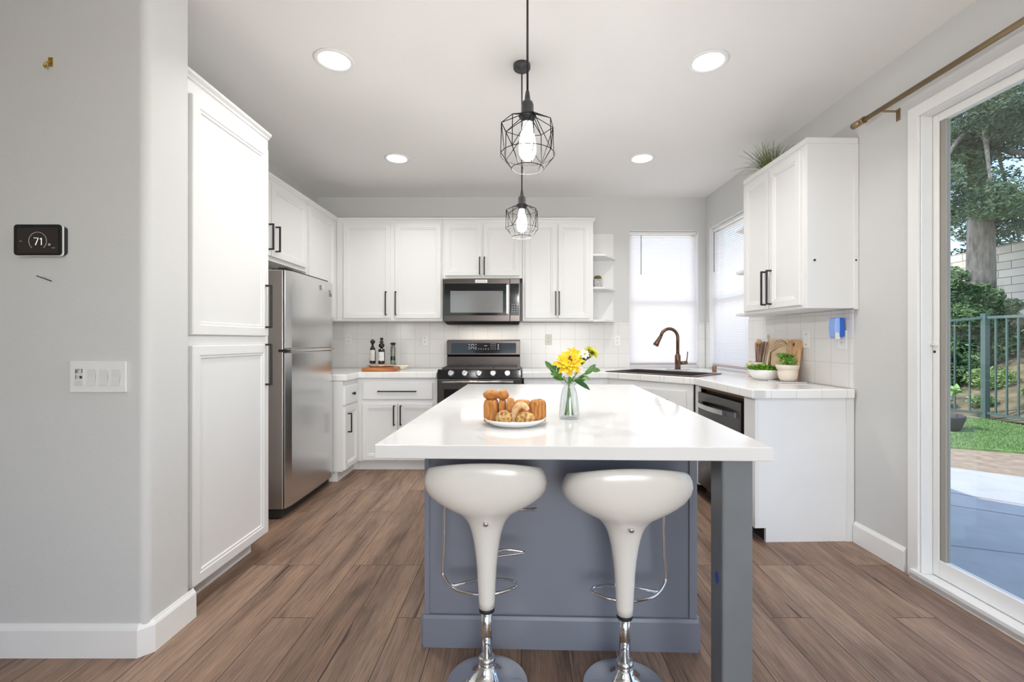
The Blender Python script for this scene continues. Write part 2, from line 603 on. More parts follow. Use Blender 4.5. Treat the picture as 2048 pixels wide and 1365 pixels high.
# ------------------------------------------------------------------ windows and blinds
def slat_blind(name, label, x0, x1, z0, z1, yc, xf, wand_x, group):
    t = thing(name, label, 'window blind', (xf @ Vector(((x0 + x1) / 2, yc, z0))), 0, group)
    MB(xf).box(x0, x1, yc - 0.013, yc + 0.013, z1 - 0.026, z1).build('headrail', M_WPLAST, t, 0.002)
    b = MB(xf)
    n_ = int((z1 - z0 - 0.05) / 0.0215)
    a = R(64)
    for k in range(n_):
        z = z0 + 0.03 + k * 0.0215
        dy, dz = 0.0125 * math.cos(a), 0.0125 * math.sin(a)
        pts = [(yc - dy, z - dz), (yc - 0.001, z + 0.0025), (yc + dy, z + dz)]
        vs = [(x, y, zz) for x in (x0 + 0.004, x1 - 0.004) for y, zz in pts]
        b.add(vs, [[0, 1, 4, 3], [1, 2, 5, 4]], True)
    b.build('slats', M_BLIND, t)
    MB(xf).box(x0 + 0.002, x1 - 0.002, yc - 0.012, yc + 0.012, z0, z0 + 0.018).build('bottom_rail', M_BLRAIL, t, 0.003)
    for f in (0.14, 0.76):
        x = x0 + (x1 - x0) * f
        MB(xf).cyl((x, yc - 0.014, z0 + 0.01), (x, yc - 0.014, z1 - 0.02), 0.0008, n=5).build('lift_cord', M_WPLAST, t)
    MB(xf).cyl((wand_x, yc - 0.022, z1 - 0.04), (wand_x, yc - 0.022, z1 - 0.46), 0.0042, n=6).build('wand', M_WAND, t)
    return t


def blind_mat():
    m = bpy.data.materials.new('blind_slats')
    m.use_nodes = True
    n, l = m.node_tree.nodes, m.node_tree.links
    p = n['Principled BSDF']
    p.inputs['Base Color'].default_value = (0.88, 0.86, 0.86, 1)
    p.inputs['Roughness'].default_value = 0.4
    t = n.new('ShaderNodeBsdfTranslucent')
    t.inputs[0].default_value = (0.9, 0.86, 0.87, 1)
    mx = n.new('ShaderNodeMixShader')
    mx.inputs[0].default_value = 0.45
    l.new(p.outputs[0], mx.inputs[1]); l.new(t.outputs[0], mx.inputs[2])
    l.new(mx.outputs[0], n['Material Output'].inputs[0])
    return m


M_BLIND = blind_mat()
M_BLRAIL = mat('blind_bottom_rail', lin(196, 178, 172), 0.5)
M_WAND = mat('blind_wand', (0.25, 0.25, 0.26), 0.3)
IDM = Matrix.Identity(4)
# window frames: an empty with the frame, sash bar and pane
XR = RW @ Matrix(((0, 1, 0, 0), (1, 0, 0, 0), (0, 0, 1, 0), (0, 0, 0, 1)))   # local x along the wall, y outwards


def window(name, x0, x1, z0, z1, y0, xf):
    t = bpy.data.objects.new(name, None)
    C.objects.link(t)
    t['kind'] = 'structure'
    WM[t.name] = IDM
    b = MB(xf)
    f = 0.04
    ya, yb = y0 + 0.085, y0 + 0.14
    b.box(x0, x0 + f, ya, yb, z0, z1); b.box(x1 - f, x1, ya, yb, z0, z1)
    b.box(x0 + f, x1 - f, ya, yb, z0, z0 + f); b.box(x0 + f, x1 - f, ya, yb, z1 - f, z1)
    b.build('window_frame', M_TRIM, t)
    zm = z0 + (z1 - z0) * 0.47
    MB(xf).box(x0 + f, x1 - f, ya, yb - 0.01, zm - 0.02, zm + 0.02).build('sash_bar', M_TRIM, t)
    b = MB(xf)
    b.box(x0 + f, x1 - f, ya + 0.02, ya + 0.025, z0 + f, zm - 0.02)
    b.box(x0 + f, x1 - f, ya + 0.02, ya + 0.025, zm + 0.02, z1 - f)
    b.build('pane', M_GLASS, t)
    b = MB(xf)      # painted lining of the opening
    for (a0, a1, c0, c1) in ((x0, x0 + 0.004, z0, z1), (x1 - 0.004, x1, z0, z1), (x0, x1, z1 - 0.004, z1), (x0, x1, z0, z0 + 0.004)):
        b.box(a0, a1, y0 + 0.001, y0 + 0.084, c0, c1)
    b.build('window_reveal', M_TRIM, t)


window('window_1', BX0, BX1, BZ0, BZ1, DY, IDM)
window('window_2', WY0, WY1, WZ0, WZ1, 0.0, XR)
slat_blind('window_blind', 'white slatted blind facing you over the sink, dark wand hanging at one side', BX0 + 0.008, BX1 - 0.008, BZ0 + 0.012, BZ1 - 0.008, DY + 0.045,
           IDM, BX0 + 0.13, None)
slat_blind('window_blind', 'white slatted blind on the side wall beyond the wall cabinet', WY0 + 0.008, WY1 - 0.008, WZ0 + 0.012, WZ1 - 0.008, 0.045,
           XR, WY1 - 0.06, None)

# ------------------------------------------------------------------ sliding door
d1 = bpy.data.objects.new('door_1', None)
C.objects.link(d1)
d1['kind'] = 'structure'
WM[d1.name] = IDM
b = MB(RW)
cw = 0.056
b.box(-0.014, -0.0005, DY1 - 0.004, DY1 + cw, 0, DZ1 + cw)
b.box(-0.014, -0.0005, DY0 - cw, DY0 + 0.004, 0, DZ1 + cw)
b.box(-0.014, -0.0005, DY0 + 0.004, DY1 - 0.004, DZ1 - 0.004, DZ1 + cw)
b.build('door_casing', M_TRIM, d1, 0.003)
b = MB(RW)
b.box(0.0, 0.15, DY1 - 0.011, DY1, 0.03, DZ1)
b.box(0.0, 0.15, DY0, DY0 + 0.022, 0.03, DZ1)
b.box(0.0, 0.15, DY0 + 0.022, DY1 - 0.011, DZ1 - 0.008, DZ1)
b.build('door_jamb', M_TRIM, d1, 0.002)
b = MB(RW)
b.box(-0.03, 0.15, DY0 - 0.02, DY1 + 0.03, -0.02, 0.03)
b.box(-0.03, -0.012, DY0 - 0.02, DY1 + 0.03, 0.0, 0.045)
b.build('door_sill', M_TRIM, d1, 0.004)


M_STRIP = mat('glazing_strip_grey', lin(158, 152, 142), 0.5)


def door_panel(y0, y1, x):
    b = MB(RW)
    zl, zh, s_, t = 0.035, DZ1 - 0.010, 0.062, 0.034
    b.box(x, x + t, y0, y0 + s_, zl, zh); b.box(x, x + t, y1 - 0.033, y1, zl, zh)
    b.box(x, x + t, y0 + s_, y1 - 0.033, zl, zl + 0.085); b.box(x, x + t, y0 + s_, y1 - 0.033, zh - 0.04, zh)
    p = b.build('door_panel', M_TRIM, d1, 0.003)
    MB(RW).box(x + 0.008, x + t - 0.004, y1 - 0.037, y1 - 0.0335, zl + 0.085, zh - 0.04).build('gasket', M_RUBBER, p)
    MB(RW).box(x + 0.006, x + t - 0.002, y1 - s_, y1 - 0.0375, zl + 0.085, zh - 0.04).build('glazing_strip', M_STRIP, p)
    MB(RW).box(x + 0.016, x + 0.020, y0 + s_, y1 - s_, zl + 0.085, zh - 0.04).build('pane', M_GLASS, p)
    return p


dp = door_panel(1.34, DY1 - 0.012, 0.055)
door_panel(DY0 + 0.024, 1.41, 0.098)
b = MB(RW)
b.tube([(0.046, DY1 - 0.011, 1.196), (0.046, DY1 - 0.034, 1.196), (0.046, DY1 - 0.040, 1.196)], [0.0045, 0.0045, 0.007], 8)
b.cyl((0.046, DY1 - 0.036, 1.196), (0.056, DY1 - 0.036, 1.196), 0.007, n=10)
b.build('door_latch', M_WPLAST, dp)
MB(RW).cyl((0.0535, DY1 - 0.024, 1.162), (0.056, DY1 - 0.024, 1.162), 0.007, n=12).build('keyhole', M_DARKHOLE, dp)

# ------------------------------------------------------------------ cabinets
DOOR = [(0, 0), (0, 0.017), (0.003, 0.02), (0.044, 0.02), (0.048, 0.0155), (0.058, 0.0155), (0.062, 0.009), (0.066, 0.009)]
SLAB = [(0, 0), (0, 0.015), (0.005, 0.02)]
UZ0, UZ1 = 1.412, 2.405


def add_door(parent, o, U, N, wd, ht, hnd=None, xf=None, name='door', rings=DOOR, hl=0.2, horiz=False, knob=False):
    """door or drawer front at lower corner o; hnd = (u, v) of the pull's centre"""
    d = MB(xf).panel(o, U, (0, 0, 1), N, wd, ht, rings).build(name, M_CAB, parent)
    if hnd:
        c = Vector(o) + Vector(U) * hnd[0] + Vector((0, 0, hnd[1])) + Vector(N) * 0.019
        if knob:
            nn = Vector(N)
            MB(xf).tube([c, c + nn * 0.012, c + nn * 0.015, c + nn * 0.026, c + nn * 0.03], [0.006, 0.006, 0.013, 0.015, 0.009], 14).build('knob', M_BLACK, d)
        else:
            MB(xf).handle(c, U if horiz else (0, 0, 1), N, hl).build('handle', M_BLACK, d, 0.0012)
    return d


def crown(mb, pts, z=UZ1, out=0.022):
    """moulding along a plan path, room on the left hand"""
    prof = [(-0.005, -0.006), (0.006, -0.006), (0.009, 0.004), (out - 0.003, 0.012), (out, 0.016), (out, 0.027), (-0.005, 0.027)]
    P = [Vector((x, y)) for x, y in pts]
    L = []
    for i, p in enumerate(P):
        ds = []
        if i: ds.append((P[i] - P[i - 1]).normalized())
        if i < len(P) - 1: ds.append((P[i + 1] - P[i]).normalized())
        n_ = sum((Vector((-d.y, d.x)) for d in ds), Vector((0, 0))) / len(ds)
        n_ = n_ / n_.length_squared
        L.append([(p.x + n_.x * o, p.y + n_.y * o, z + dz) for o, dz in prof])
    mb.loops(L, True, True, False)


XN, YN = (1, 0, 0), (0, -1, 0)

# tall pantry
PX, PY0, PY1 = -1.495, 1.975, 2.655
t = thing('pantry_cabinet', 'tall white two-door pantry cabinet standing beside the steel fridge', 'cabinet', (PX - 0.3, 2.3, 0))
b = MB()
b.box(LX + 0.002, PX, PY0, PY1, 0.088, UZ1)
b.build('body', M_CAB, t, 0.002)
MB().box(LX + 0.002, PX - 0.065, PY0 + 0.002, PY1 - 0.06, 0, 0.088).build('toe_kick', M_CAB, t)
b = MB(); crown(b, [(PX, PY1 + 0.0), (PX, PY0)]); b.build('crown_moulding', M_CAB, t)
add_door(t, (PX, PY0 + 0.045, 1.245), (0, 1, 0), XN, PY1 - PY0 - 0.075, 1.085, (PY1 - PY0 - 0.075 - 0.03, 0.17), hl=0.25)
add_door(t, (PX, PY0 + 0.045, 0.105), (0, 1, 0), XN, PY1 - PY0 - 0.075, 1.09, (PY1 - PY0 - 0.075 - 0.03, 0.975), hl=0.24)

# cabinet above the fridge
UX = -1.835
t = thing('wall_cabinet', 'short white wall cabinet hung over the top of the steel fridge', 'cabinet', (UX - 0.15, 3.2, 1.8))
MB().box(LX + 0.002, UX, 2.66, 3.835, 1.80, UZ1).build('body', M_CAB, t, 0.002)
b = MB(); crown(b, [(UX, 3.835), (UX, 2.66)]); b.build('crown_moulding', M_CAB, t)
add_door(t, (UX, 2.70, 1.83), (0, 1, 0), XN, 0.565, 0.535, (0.535, 0.135), hl=0.19)
add_door(t, (UX, 3.275, 1.83), (0, 1, 0), XN, 0.53, 0.535, (0.05, 0.135), hl=0.19)
# corner wall cabinet
t = thing('wall_cabinet', 'white corner wall cabinet between the fridge top and the cooker wall', 'cabinet', (UX - 0.15, 4.3, UZ0))
MB().box(LX + 0.002, UX, 3.838, DY - 0.002, UZ0, UZ1).build('body', M_CAB, t, 0.002)
b = MB(); crown(b, [(UX, 4.446), (UX, 3.838)]); b.build('crown_moulding', M_CAB, t)
add_door(t, (UX, 3.855, UZ0 + 0.02), (0, 1, 0), XN, 0.53, UZ1 - UZ0 - 0.05)

# wall cabinets on the cooker wall
UY = 4.47


def upper(label, x0, x1, z0, doors, hz, hl, end=False):
    t = thing('wall_cabinet', label, 'cabinet', ((x0 + x1) / 2, UY + 0.15, z0))
    MB().box(x0, x1, UY, DY - 0.002, z0, UZ1).build('body', M_CAB, t, 0.002)
    b = MB()
    crown(b, [(x1, DY - 0.01), (x1, UY), (x0, UY)] if end else [(x1, UY), (x0, UY)])
    b.build('crown_moulding', M_CAB, t)
    for (a0, a1, hu) in doors:
        add_door(t, (a0, UY, z0 + 0.025), (1, 0, 0), YN, a1 - a0, UZ1 - z0 - 0.052, (hu - a0, hz - z0 - 0.025), hl=hl)
    return t


KU = 202.0
ux = lambda u: (u - 1043) / KU
upper('wide two-door white wall cabinet above the oil bottles', UX + 0.002, -0.783, UZ0, [(ux(687), ux(781), ux(773)), (ux(790), ux(882), ux(790)+0.012)], 1.585, 0.235)
upper('short two-door white wall cabinet directly over the microwave', -0.781, 0.008, 1.834, [(ux(890), ux(963), ux(960)), (ux(967), ux(1039), ux(968)+0.006)], 1.955, 0.175)
upper('narrow two-door white wall cabinet next to the open shelves and cactus', 0.010, 0.712, UZ0, [(ux(1050), ux(1113.5), ux(1111)), (ux(1116.5), ux(1180), ux(1118))], 1.585, 0.235, True)


def end_shelf(label, o, A, B, zs, ztop, depth, ln, xf):
    """open end shelves: A away from the cabinet, B out of the wall; a back panel and clipped shelves"""
    o, A, B = Vector(o), Vector(A), Vector(B)
    t = thing('open_end_shelf', label, 'shelf', (xf @ (o + Vector((0, 0, zs[0])))))
    pl = lambda a, b_, z: o + A * a + B * b_ + Vector((0, 0, z))
    MB(xf).extrude([pl(0, 0, zs[0]), pl(ln, 0, zs[0]), pl(ln, 0, ztop), pl(0, 0, ztop)], B * 0.012).build('back_panel', M_CAB, t)
    for z in zs:
        MB(xf).extrude([pl(0, 0.013, z), pl(ln + 0.005, 0.013, z), pl(ln + 0.005, depth * 0.3, z), pl(ln * 0.45, depth, z), pl(0, depth, z)], (0, 0, 0.019)).build('shelf_board', M_CAB, t, 0.002)
    return t


SZ = [UZ0 - 0.004, 1.735, 2.065]
end_shelf('white open end shelves holding the tiny cactus, beside the sink window', (0.7145, DY - 0.002, 0), (1, 0, 0), (0, -1, 0), SZ, 2.35, 0.30, 0.262, IDM)

# cabinet on the door-side wall (frame RW)
t = thing('wall_cabinet', 'two-door white wall cabinet with grass plant on top, near the patio door', 'cabinet', rw(-0.15, 3.05, UZ0), RA)
CY0, CY1, CD = 2.70, 3.425, -0.312
MB(RW).box(CD, -0.002, CY0, CY1, UZ0, UZ1).build('body', M_CAB, t, 0.002)
b = MB(RW); crown(b, [(CD, CY0), (CD, CY1)][::1] and [(-0.004, CY0), (CD, CY0), (CD, CY1)][::-1]); 
b.build('crown_moulding', M_CAB, t)
b = MB(RW)
b.box(-0.03, -0.002, CY0 - 0.006, CY0 + 0.0, UZ0 - 0.006, UZ1 - 0.008)
b.build('scribe_strip', M_CAB, t, 0.001)
add_door(t, (CD, 3.065, UZ0 + 0.022), (0, -1, 0), (-1, 0, 0), 0.325, UZ1 - UZ0 - 0.055, (0.028, 0.142), xf=RW, hl=0.235)
add_door(t, (CD, 3.395, UZ0 + 0.022), (0, -1, 0), (-1, 0, 0), 0.322, UZ1 - UZ0 - 0.055, (0.294, 0.142), xf=RW, hl=0.235)
for (x, z) in ((-0.268, 1.70), (-0.018, 1.70)):
    MB(RW).cyl((x, CY0 + 0.001, z), (x, CY0 - 0.0072, z), 0.006, n=10).build('screw_hole', M_DARKHOLE, t)
end_shelf('white open end shelves beside the side wall window, under the grass plant', (-0.002, CY1 + 0.003, 0), (0, 1, 0), (-1, 0, 0), SZ, 2.35, 0.318, 0.24, RW)

# ---- base cabinets
BZ, BT = 0.09, 0.866
BYF, BXF = 4.205, -1.535


def base_body(t, poly, toe, xf=None):
    MB(xf).prism(poly, BZ, BT).build('body', M_CAB, t)
    MB(xf).prism(toe, 0, BZ).build('toe_kick', M_CAB, t)


t = thing('base_cabinet', 'narrow white base cabinet with round knob drawer beside the fridge', 'cabinet', (-1.85, 4.1, 0))
base_body(t, [(LX + 0.002, 3.862), (BXF, 3.862), (BXF, BYF), (BXF, DY - 0.002), (LX + 0.002, DY - 0.002)],
          [(LX + 0.002, 3.88), (BXF - 0.05, 3.88), (BXF - 0.05, BYF + 0.045), (BXF, BYF + 0.045), (BXF, DY - 0.002), (LX + 0.002, DY - 0.002)])
add_door(t, (BXF, 3.875, 0.66), (0, 1, 0), XN, 0.30, 0.165, (0.16, 0.085), name='drawer', rings=SLAB, knob=True)
add_door(t, (BXF, 3.875, 0.10), (0, 1, 0), XN, 0.30, 0.54, (0.055, 0.40), hl=0.17)
t = thing('base_cabinet', 'white base cabinet with one long-handled drawer under the oil bottles', 'cabinet', (-1.16, 4.5, 0))
base_body(t, [(BXF + 0.002, BYF), (-0.787, BYF), (-0.787, DY - 0.002), (BXF + 0.002, DY - 0.002)],
          [(BXF + 0.002, BYF + 0.045), (-0.787, BYF + 0.045), (-0.787, DY - 0.002), (BXF + 0.002, DY - 0.002)])
kb = 214.0
bx_ = lambda u: (u - 1043) / kb
bz_ = lambda v: CH - (v - 681) / kb
add_door(t, (bx_(727), BYF, bz_(799)), (1, 0, 0), YN, bx_(866) - bx_(727), bz_(766) - bz_(799), ((bx_(796) - bx_(727)), 0.078), name='drawer', rings=SLAB, hl=0.355, horiz=True)
add_door(t, (bx_(726), BYF, bz_(920)), (1, 0, 0), YN, 0.325, bz_(807) - bz_(920), (0.30, 0.42), hl=0.185)
add_door(t, (bx_(797), BYF, bz_(920)), (1, 0, 0), YN, 0.325, bz_(807) - bz_(920), (0.03, 0.42), hl=0.185)
t = thing('base_cabinet', 'white base cabinet between the range and the sink corner', 'cabinet', (0.4, 4.5, 0))
base_body(t, [(0.022, BYF), (0.775, BYF), (0.775, DY - 0.002), (0.022, DY - 0.002)],
          [(0.022, BYF + 0.05), (0.775, BYF + 0.05), (0.775, DY - 0.002), (0.022, DY - 0.002)])
add_door(t, (0.05, BYF, 0.66), (1, 0, 0), YN, 0.7, 0.16, (0.35, 0.10), name='drawer', rings=SLAB, hl=0.35, horiz=True)
add_door(t, (0.05, BYF, 0.10), (1, 0, 0), YN, 0.345, 0.54, (0.32, 0.42), hl=0.185)
add_door(t, (0.405, BYF, 0.10), (1, 0, 0), YN, 0.345, 0.54, (0.03, 0.42), hl=0.185)
MB().box(0.7752, 0.812, BYF, BYF + 0.008, BZ, BT).build('filler_strip', M_CAB, t)
# diagonal sink cabinet
EA, EB = Vector((0.79, 4.17, 0)), Vector((1.362, 3.555, 0))        # front edge of the counter above it
DU = (EB - EA).normalized()
DN = Vector((DU.y, -DU.x, 0))                                       # out of the cabinet, to the room
if DN.y > 0: DN = -DN
t = thing('sink_cabinet', 'diagonal white sink cabinet in the corner under the tap', 'cabinet', (1.4, 4.2, 0))
fa, fb = EA - DN * 0.03 - DU * 0.004, EB - DN * 0.03 - DU * 0.022
q = [fa, fb, fb - DN * 0.018, fa - DN * 0.018]
MB().prism([(p.x, p.y) for p in q], BZ, BT).build('front_frame', M_CAB, t)
q2 = [p - DN * 0.045 for p in q]
MB(RW).box(-0.612, -0.594, 3.533, 3.60, BZ, BT).build('stile', M_CAB, t)
MB().prism([(p.x, p.y) for p in q2], 0, BZ).build('toe_kick', M_CAB, t)
ln = (fb - fa).length
d = add_door(t, fa + DU * 0.05 + Vector((0, 0, 0.655)), DU, DN, ln - 0.10, 0.155, (ln / 2 - 0.05 + 0.1, 0.07), name='drawer', rings=SLAB, hl=0.2, horiz=True)
add_door(t, fa + DU * 0.05 + Vector((0, 0, 0.10)), DU, DN, (ln - 0.105) / 2, 0.54, ((ln - 0.105) / 2 - 0.03, 0.42), hl=0.185)
add_door(t, fa + DU * (0.055 + (ln - 0.105) / 2) + Vector((0, 0, 0.10)), DU, DN, (ln - 0.105) / 2, 0.54, (0.03, 0.42), hl=0.185)

# end of the side run: panel, stile and filler round the dishwasher
t = thing('base_cabinet', 'white end cabinet beside the patio door, plain panel with a notched corner', 'cabinet', rw(-0.3, 2.78, 0), RA)
FD = -0.612
b = MB(RW)
b.extrude([(FD + 0.068, 2.731, 0), (-0.004, 2.731, 0), (-0.004, 2.731, BT), (FD, 2.731, BT), (FD, 2.731, 0.085), (FD + 0.068, 2.731, 0.085)], (0, 0.02, 0))
b.build('end_panel', mat('end_panel_paint', (0.84, 0.84, 0.845), 0.4, noise_amt=0.015, noise_scale=4), t, 0.001)
MB(RW).box(FD, -0.02, 2.752, 2.855, 0.087, BT).build('body', M_CAB, t)
MB(RW).box(FD, FD + 0.022, 2.727, 2.731, 0.087, BT).build('corner_stile', M_CAB, t)
MB(RW).box(-0.052, -0.004, 2.726, 2.731, 0.0, BT).build('scribe_strip', M_CAB, t, 0.001)
MB(RW).box(FD + 0.072, -0.02, 2.752, 2.855, 0.0, 0.086).build('toe_kick', M_DARKHOLE, t)
# dishwasher
t = thing('dishwasher', 'dark stainless dishwasher with curved bar handle under the tiled counter', 'dishwasher', rw(-0.3, 3.18, 0), RA)
M_DWH = mat('dishwasher_front', (0.12, 0.115, 0.115), 0.2, 1.0)
MB(RW).box(-0.56, -0.03, 2.862, 3.52, 0.0, 0.845).build('body', M_RUBBER, t)
dd = MB(RW).box(-0.622, -0.566, 2.885, 3.528, 0.11, 0.82).build('door', M_DWH, t, 0.004)
b = MB(RW)
hp = []
for k in range(13):
    f = k / 12
    hp.append((-0.622 - 0.012 - 0.05 * math.sin(PI * f) ** 0.5, 2.925 + 0.565 * f, 0.735))
for i in range(12):
    a, c = Vector(hp[i]), Vector(hp[i + 1])
    b.extrude([a + Vector((0.006, 0, -0.016)), a + Vector((-0.006, 0, -0.016)), a + Vector((-0.006, 0, 0.016)), a + Vector((0.006, 0, 0.016))], c - a)
b.box(-0.636, -0.62, 2.918, 2.935, 0.719, 0.751); b.box(-0.636, -0.62, 3.48, 3.497, 0.719, 0.751)
b.build('handle', M_STEELB, dd)
MB(RW).box(-0.60, -0.05, 2.862, 3.52, 0.846, 0.8655).build('wood_strip', mat('raw_wood_strip', lin(150, 105, 70), 0.7), t)

# ---- countertops
CZ0, CZ1 = 0.868, 0.925
poly = [(LX + 0.002, 3.862), (BXF + 0.03, 3.862), (BXF + 0.03, 4.172), (-0.785, 4.172), (-0.785, DY - 0.010), (LX + 0.002, DY - 0.010)]
o = MB().prism(poly, CZ0, CZ1).build('countertop', M_TILE_C, None, 0.008, 3)
tag(o, 'L-shaped white tiled countertop under the oil bottles, beside the fridge', 'countertop')

SC = Vector((1.262, 4.055, 0))
SH, SW = 0.415, 0.235


def sp_(a, b_, z=0.0):
    return SC + DU * a - DN * b_ + Vector((0, 0, z))


o_in = [sp_(-SH, -SW), sp_(SH, -SW), sp_(SH, SW), sp_(-SH, SW)]
A_ = rw(-0.637, 2.708); B_ = rw(-0.011, 2.708); C_ = rw(-0.011, 4.785)
outer = [Vector((0.005, DY - 0.010, 0)), Vector((0.005, 4.172, 0)), EA, EB, A_, B_, Vector((C_.x, DY - 0.010, 0))]
bm = bmesh.new()
vo = [bm.verts.new((p.x, p.y, CZ1)) for p in outer]
vi = [bm.verts.new((p.x, p.y, CZ1)) for p in o_in]
ed = [bm.edges.new((vo[i], vo[(i + 1) % len(vo)])) for i in range(len(vo))] + [bm.edges.new((vi[i], vi[(i + 1) % 4])) for i in range(4)]
bmesh.ops.triangle_fill(bm, use_beauty=True, edges=ed)
g = bmesh.ops.extrude_face_region(bm, geom=list(bm.faces))
for e in g['geom']:
    if isinstance(e, bmesh.types.BMVert):
        e.co.z = CZ0
bmesh.ops.recalc_face_normals(bm, faces=bm.faces)
me = bpy.data.meshes.new('countertop')
bm.to_mesh(me); bm.free()
me.materials.append(M_TILE_C)
o = bpy.data.objects.new('countertop', me)
C.objects.link(o)
WM[o.name] = IDM
bv = o.modifiers.new('bevel', 'BEVEL'); bv.width, bv.segments, bv.limit_method, bv.angle_limit = 0.008, 3, 'ANGLE', R(35)
tag(o, 'white tiled countertop turning the corner round the sink', 'countertop')

# sink
t = thing('kitchen_sink', 'dark drop-in sink set diagonally in the tiled corner', 'sink', sp_(0, 0, CZ1))
b = MB()
ring = lambda e, z: [sp_(-SH - e, -SW - e, z), sp_(SH + e, -SW - e, z), sp_(SH + e, SW + e, z), sp_(-SH - e, SW + e, z)]
b.loops([ring(0.018, 0.9255), ring(0.018, 0.931), ring(0.012, 0.934), ring(-0.020, 0.934), ring(-0.025, 0.93), ring(-0.028, 0.74), ring(-0.020, 0.735), ring(-0.019, 0.92), ring(-0.012, 0.9255)],
        False, False, False, closed=True)
b.build('bowl', M_SINK, t, 0.003)
b = MB().lathe([(0.0, 0.003), (0.045, 0.003), (0.05, 0.0), (0.05, -0.004)], sp_(0, 0, 0.748), 24)
b.loops([[sp_(-SH + 0.021, -SW + 0.021, 0.7415), sp_(SH - 0.021, -SW + 0.021, 0.7415), sp_(SH - 0.021, SW - 0.021, 0.7415), sp_(-SH + 0.021, SW - 0.021, 0.7415)],
         [sp_(-SH + 0.021, -SW + 0.021, 0.744), sp_(SH - 0.021, -SW + 0.021, 0.744), sp_(SH - 0.021, SW - 0.021, 0.744), sp_(-SH + 0.021, SW - 0.021, 0.744)]], True, True, False)
b.build('bottom_and_drain', M_SINK, t)

# faucet
FX, FY = 1.505, 4.335
t = thing('kitchen_faucet', 'bronze gooseneck tap rising behind the sink', 'tap', (FX, FY, CZ1))
MB().box(FX - 0.12, FX + 0.12, FY - 0.03, FY + 0.03, CZ1 + 0.0095, CZ1 + 0.0165).build('deck_plate', M_CHROME, t, 0.003)
b = MB()
b.lathe([(0.027, 0), (0.027, 0.13), (0.02, 0.14), (0.018, 0.15)], (FX, FY, CZ1 + 0.0165), 20)
sd = Vector((-1, -0.12, 0)).normalized()
pts = [Vector((FX, FY, CZ1 + 0.15)), Vector((FX, FY, CZ1 + 0.32))]
rr = 0.085
for k in range(1, 13):
    a = PI * k / 12 * 0.93
    pts.append(Vector((FX, FY, CZ1 + 0.32)) + sd * (rr - rr * math.cos(a)) + Vector((0, 0, rr * math.sin(a))))
b.tube(pts, 0.0155, 14)
b.build('spout', M_BRONZE, t)
e0 = pts[-1]
dr = (pts[-1] - pts[-2]).normalized() + Vector((-0.22, 0, 0))
dr.normalize()
MB().tube([e0, e0 + dr * 0.02, e0 + dr * 0.06, e0 + dr * 0.105, e0 + dr * 0.11], [0.0155, 0.0175, 0.021, 0.028, 0.022], 16).build('spray_head', M_BRONZE, t)
b = MB()
b.cyl((FX + 0.02, FY, CZ1 + 0.075), (FX + 0.09, FY - 0.005, CZ1 + 0.08), 0.017, n=14)
b.build('valve', M_BRONZE, t)
MB().tube([(FX + 0.082, FY - 0.006, CZ1 + 0.085), (FX + 0.088, FY - 0.008, CZ1 + 0.13), (FX + 0.092, FY - 0.009, CZ1 + 0.185)], [0.006, 0.005, 0.0055], 8).build('lever', M_BRONZE, t)
p = Vector((1.80, 4.2, CZ1))
o = MB().lathe([(0.021, 0.0), (0.021, 0.052), (0.016, 0.056)], p, 18).build('sink_air_gap', mat('air_gap_metal', lin(150, 122, 98), 0.3, 0.8))
tag(o, 'small bronze cylinder cap standing on the tiled counter beside the sink', 'sink fitting')

# ------------------------------------------------------------------ range
RX0, RX1 = -0.766, -0.004
t = thing('gas_range', 'dark stainless gas range with five silver knobs below the microwave', 'stove', ((RX0 + RX1) / 2, 4.4, 0))
RYF = 4.10
MB().box(RX0, RX1, RYF + 0.03, DY - 0.012, 0.09, 0.935).build('body', M_RUBBER, t, 0.003)
MB().box(RX0 + 0.02, RX1 - 0.02, RYF + 0.08, DY - 0.03, 0, 0.09).build('toe_kick', M_RUBBER, t)
# knob panel
b = MB()
b.extrude([(RX0, RYF + 0.03, 0.872), (RX0, RYF - 0.012, 0.872), (RX0, RYF + 0.004, 0.952), (RX0, RYF + 0.06, 0.956), (RX0, RYF + 0.06, 0.93)], (RX1 - RX0, 0, 0))
kp = b.build('knob_panel', M_BGLASS, t, 0.004)
for u in (902.5, 930.3, 958.3, 986.3, 1015):
    x = (u - 1043) / 219.5
    c = Vector((x, RYF - 0.003, 0.916))
    nn = Vector((0, -1, 0.18)).normalized()
    k_ = MB().tube([c, c + nn * 0.012, c + nn * 0.014, c + nn * 0.034, c + nn * 0.037], [0.031, 0.031, 0.026, 0.025, 0.021], 22).build('knob', M_STEELB, t)
    b = MB()
    d = Vector((0.6, 0, 0.8))
    c2 = c + nn * 0.0365
    up = nn.cross(d).normalized()
    d2 = up.cross(nn)
    b.extrude([c2 + d2 * 0.019 + up * 0.005, c2 + d2 * 0.019 - up * 0.005, c2 - d2 * 0.019 - up * 0.005, c2 - d2 * 0.019 + up * 0.005], nn * 0.008)
    b.build('grip', M_STEEL, k_, 0.002)
od = MB().box(RX0 + 0.004, RX1 - 0.004, RYF - 0.012, RYF + 0.028, 0.23, 0.868).build('oven_door', M_DSTEEL, t, 0.005)
MB().box(RX0 + 0.06, RX1 - 0.06, RYF - 0.015, RYF - 0.011, 0.33, 0.775).build('window', M_BGLASS, od, 0.002)
b = MB()
b.cyl((RX0 + 0.055, RYF - 0.058, 0.845), (RX1 - 0.07, RYF - 0.058, 0.845), 0.0115, n=14)
for x in (RX0 + 0.075, RX1 - 0.09):
    b.cyl((x, RYF - 0.058, 0.845), (x, RYF - 0.01, 0.845), 0.009, n=10)
b.build('handle', M_STEELB, od)
MB().box(RX0 + 0.004, RX1 - 0.004, RYF - 0.008, RYF + 0.028, 0.10, 0.222).build('warming_drawer', M_DSTEEL, t, 0.004)
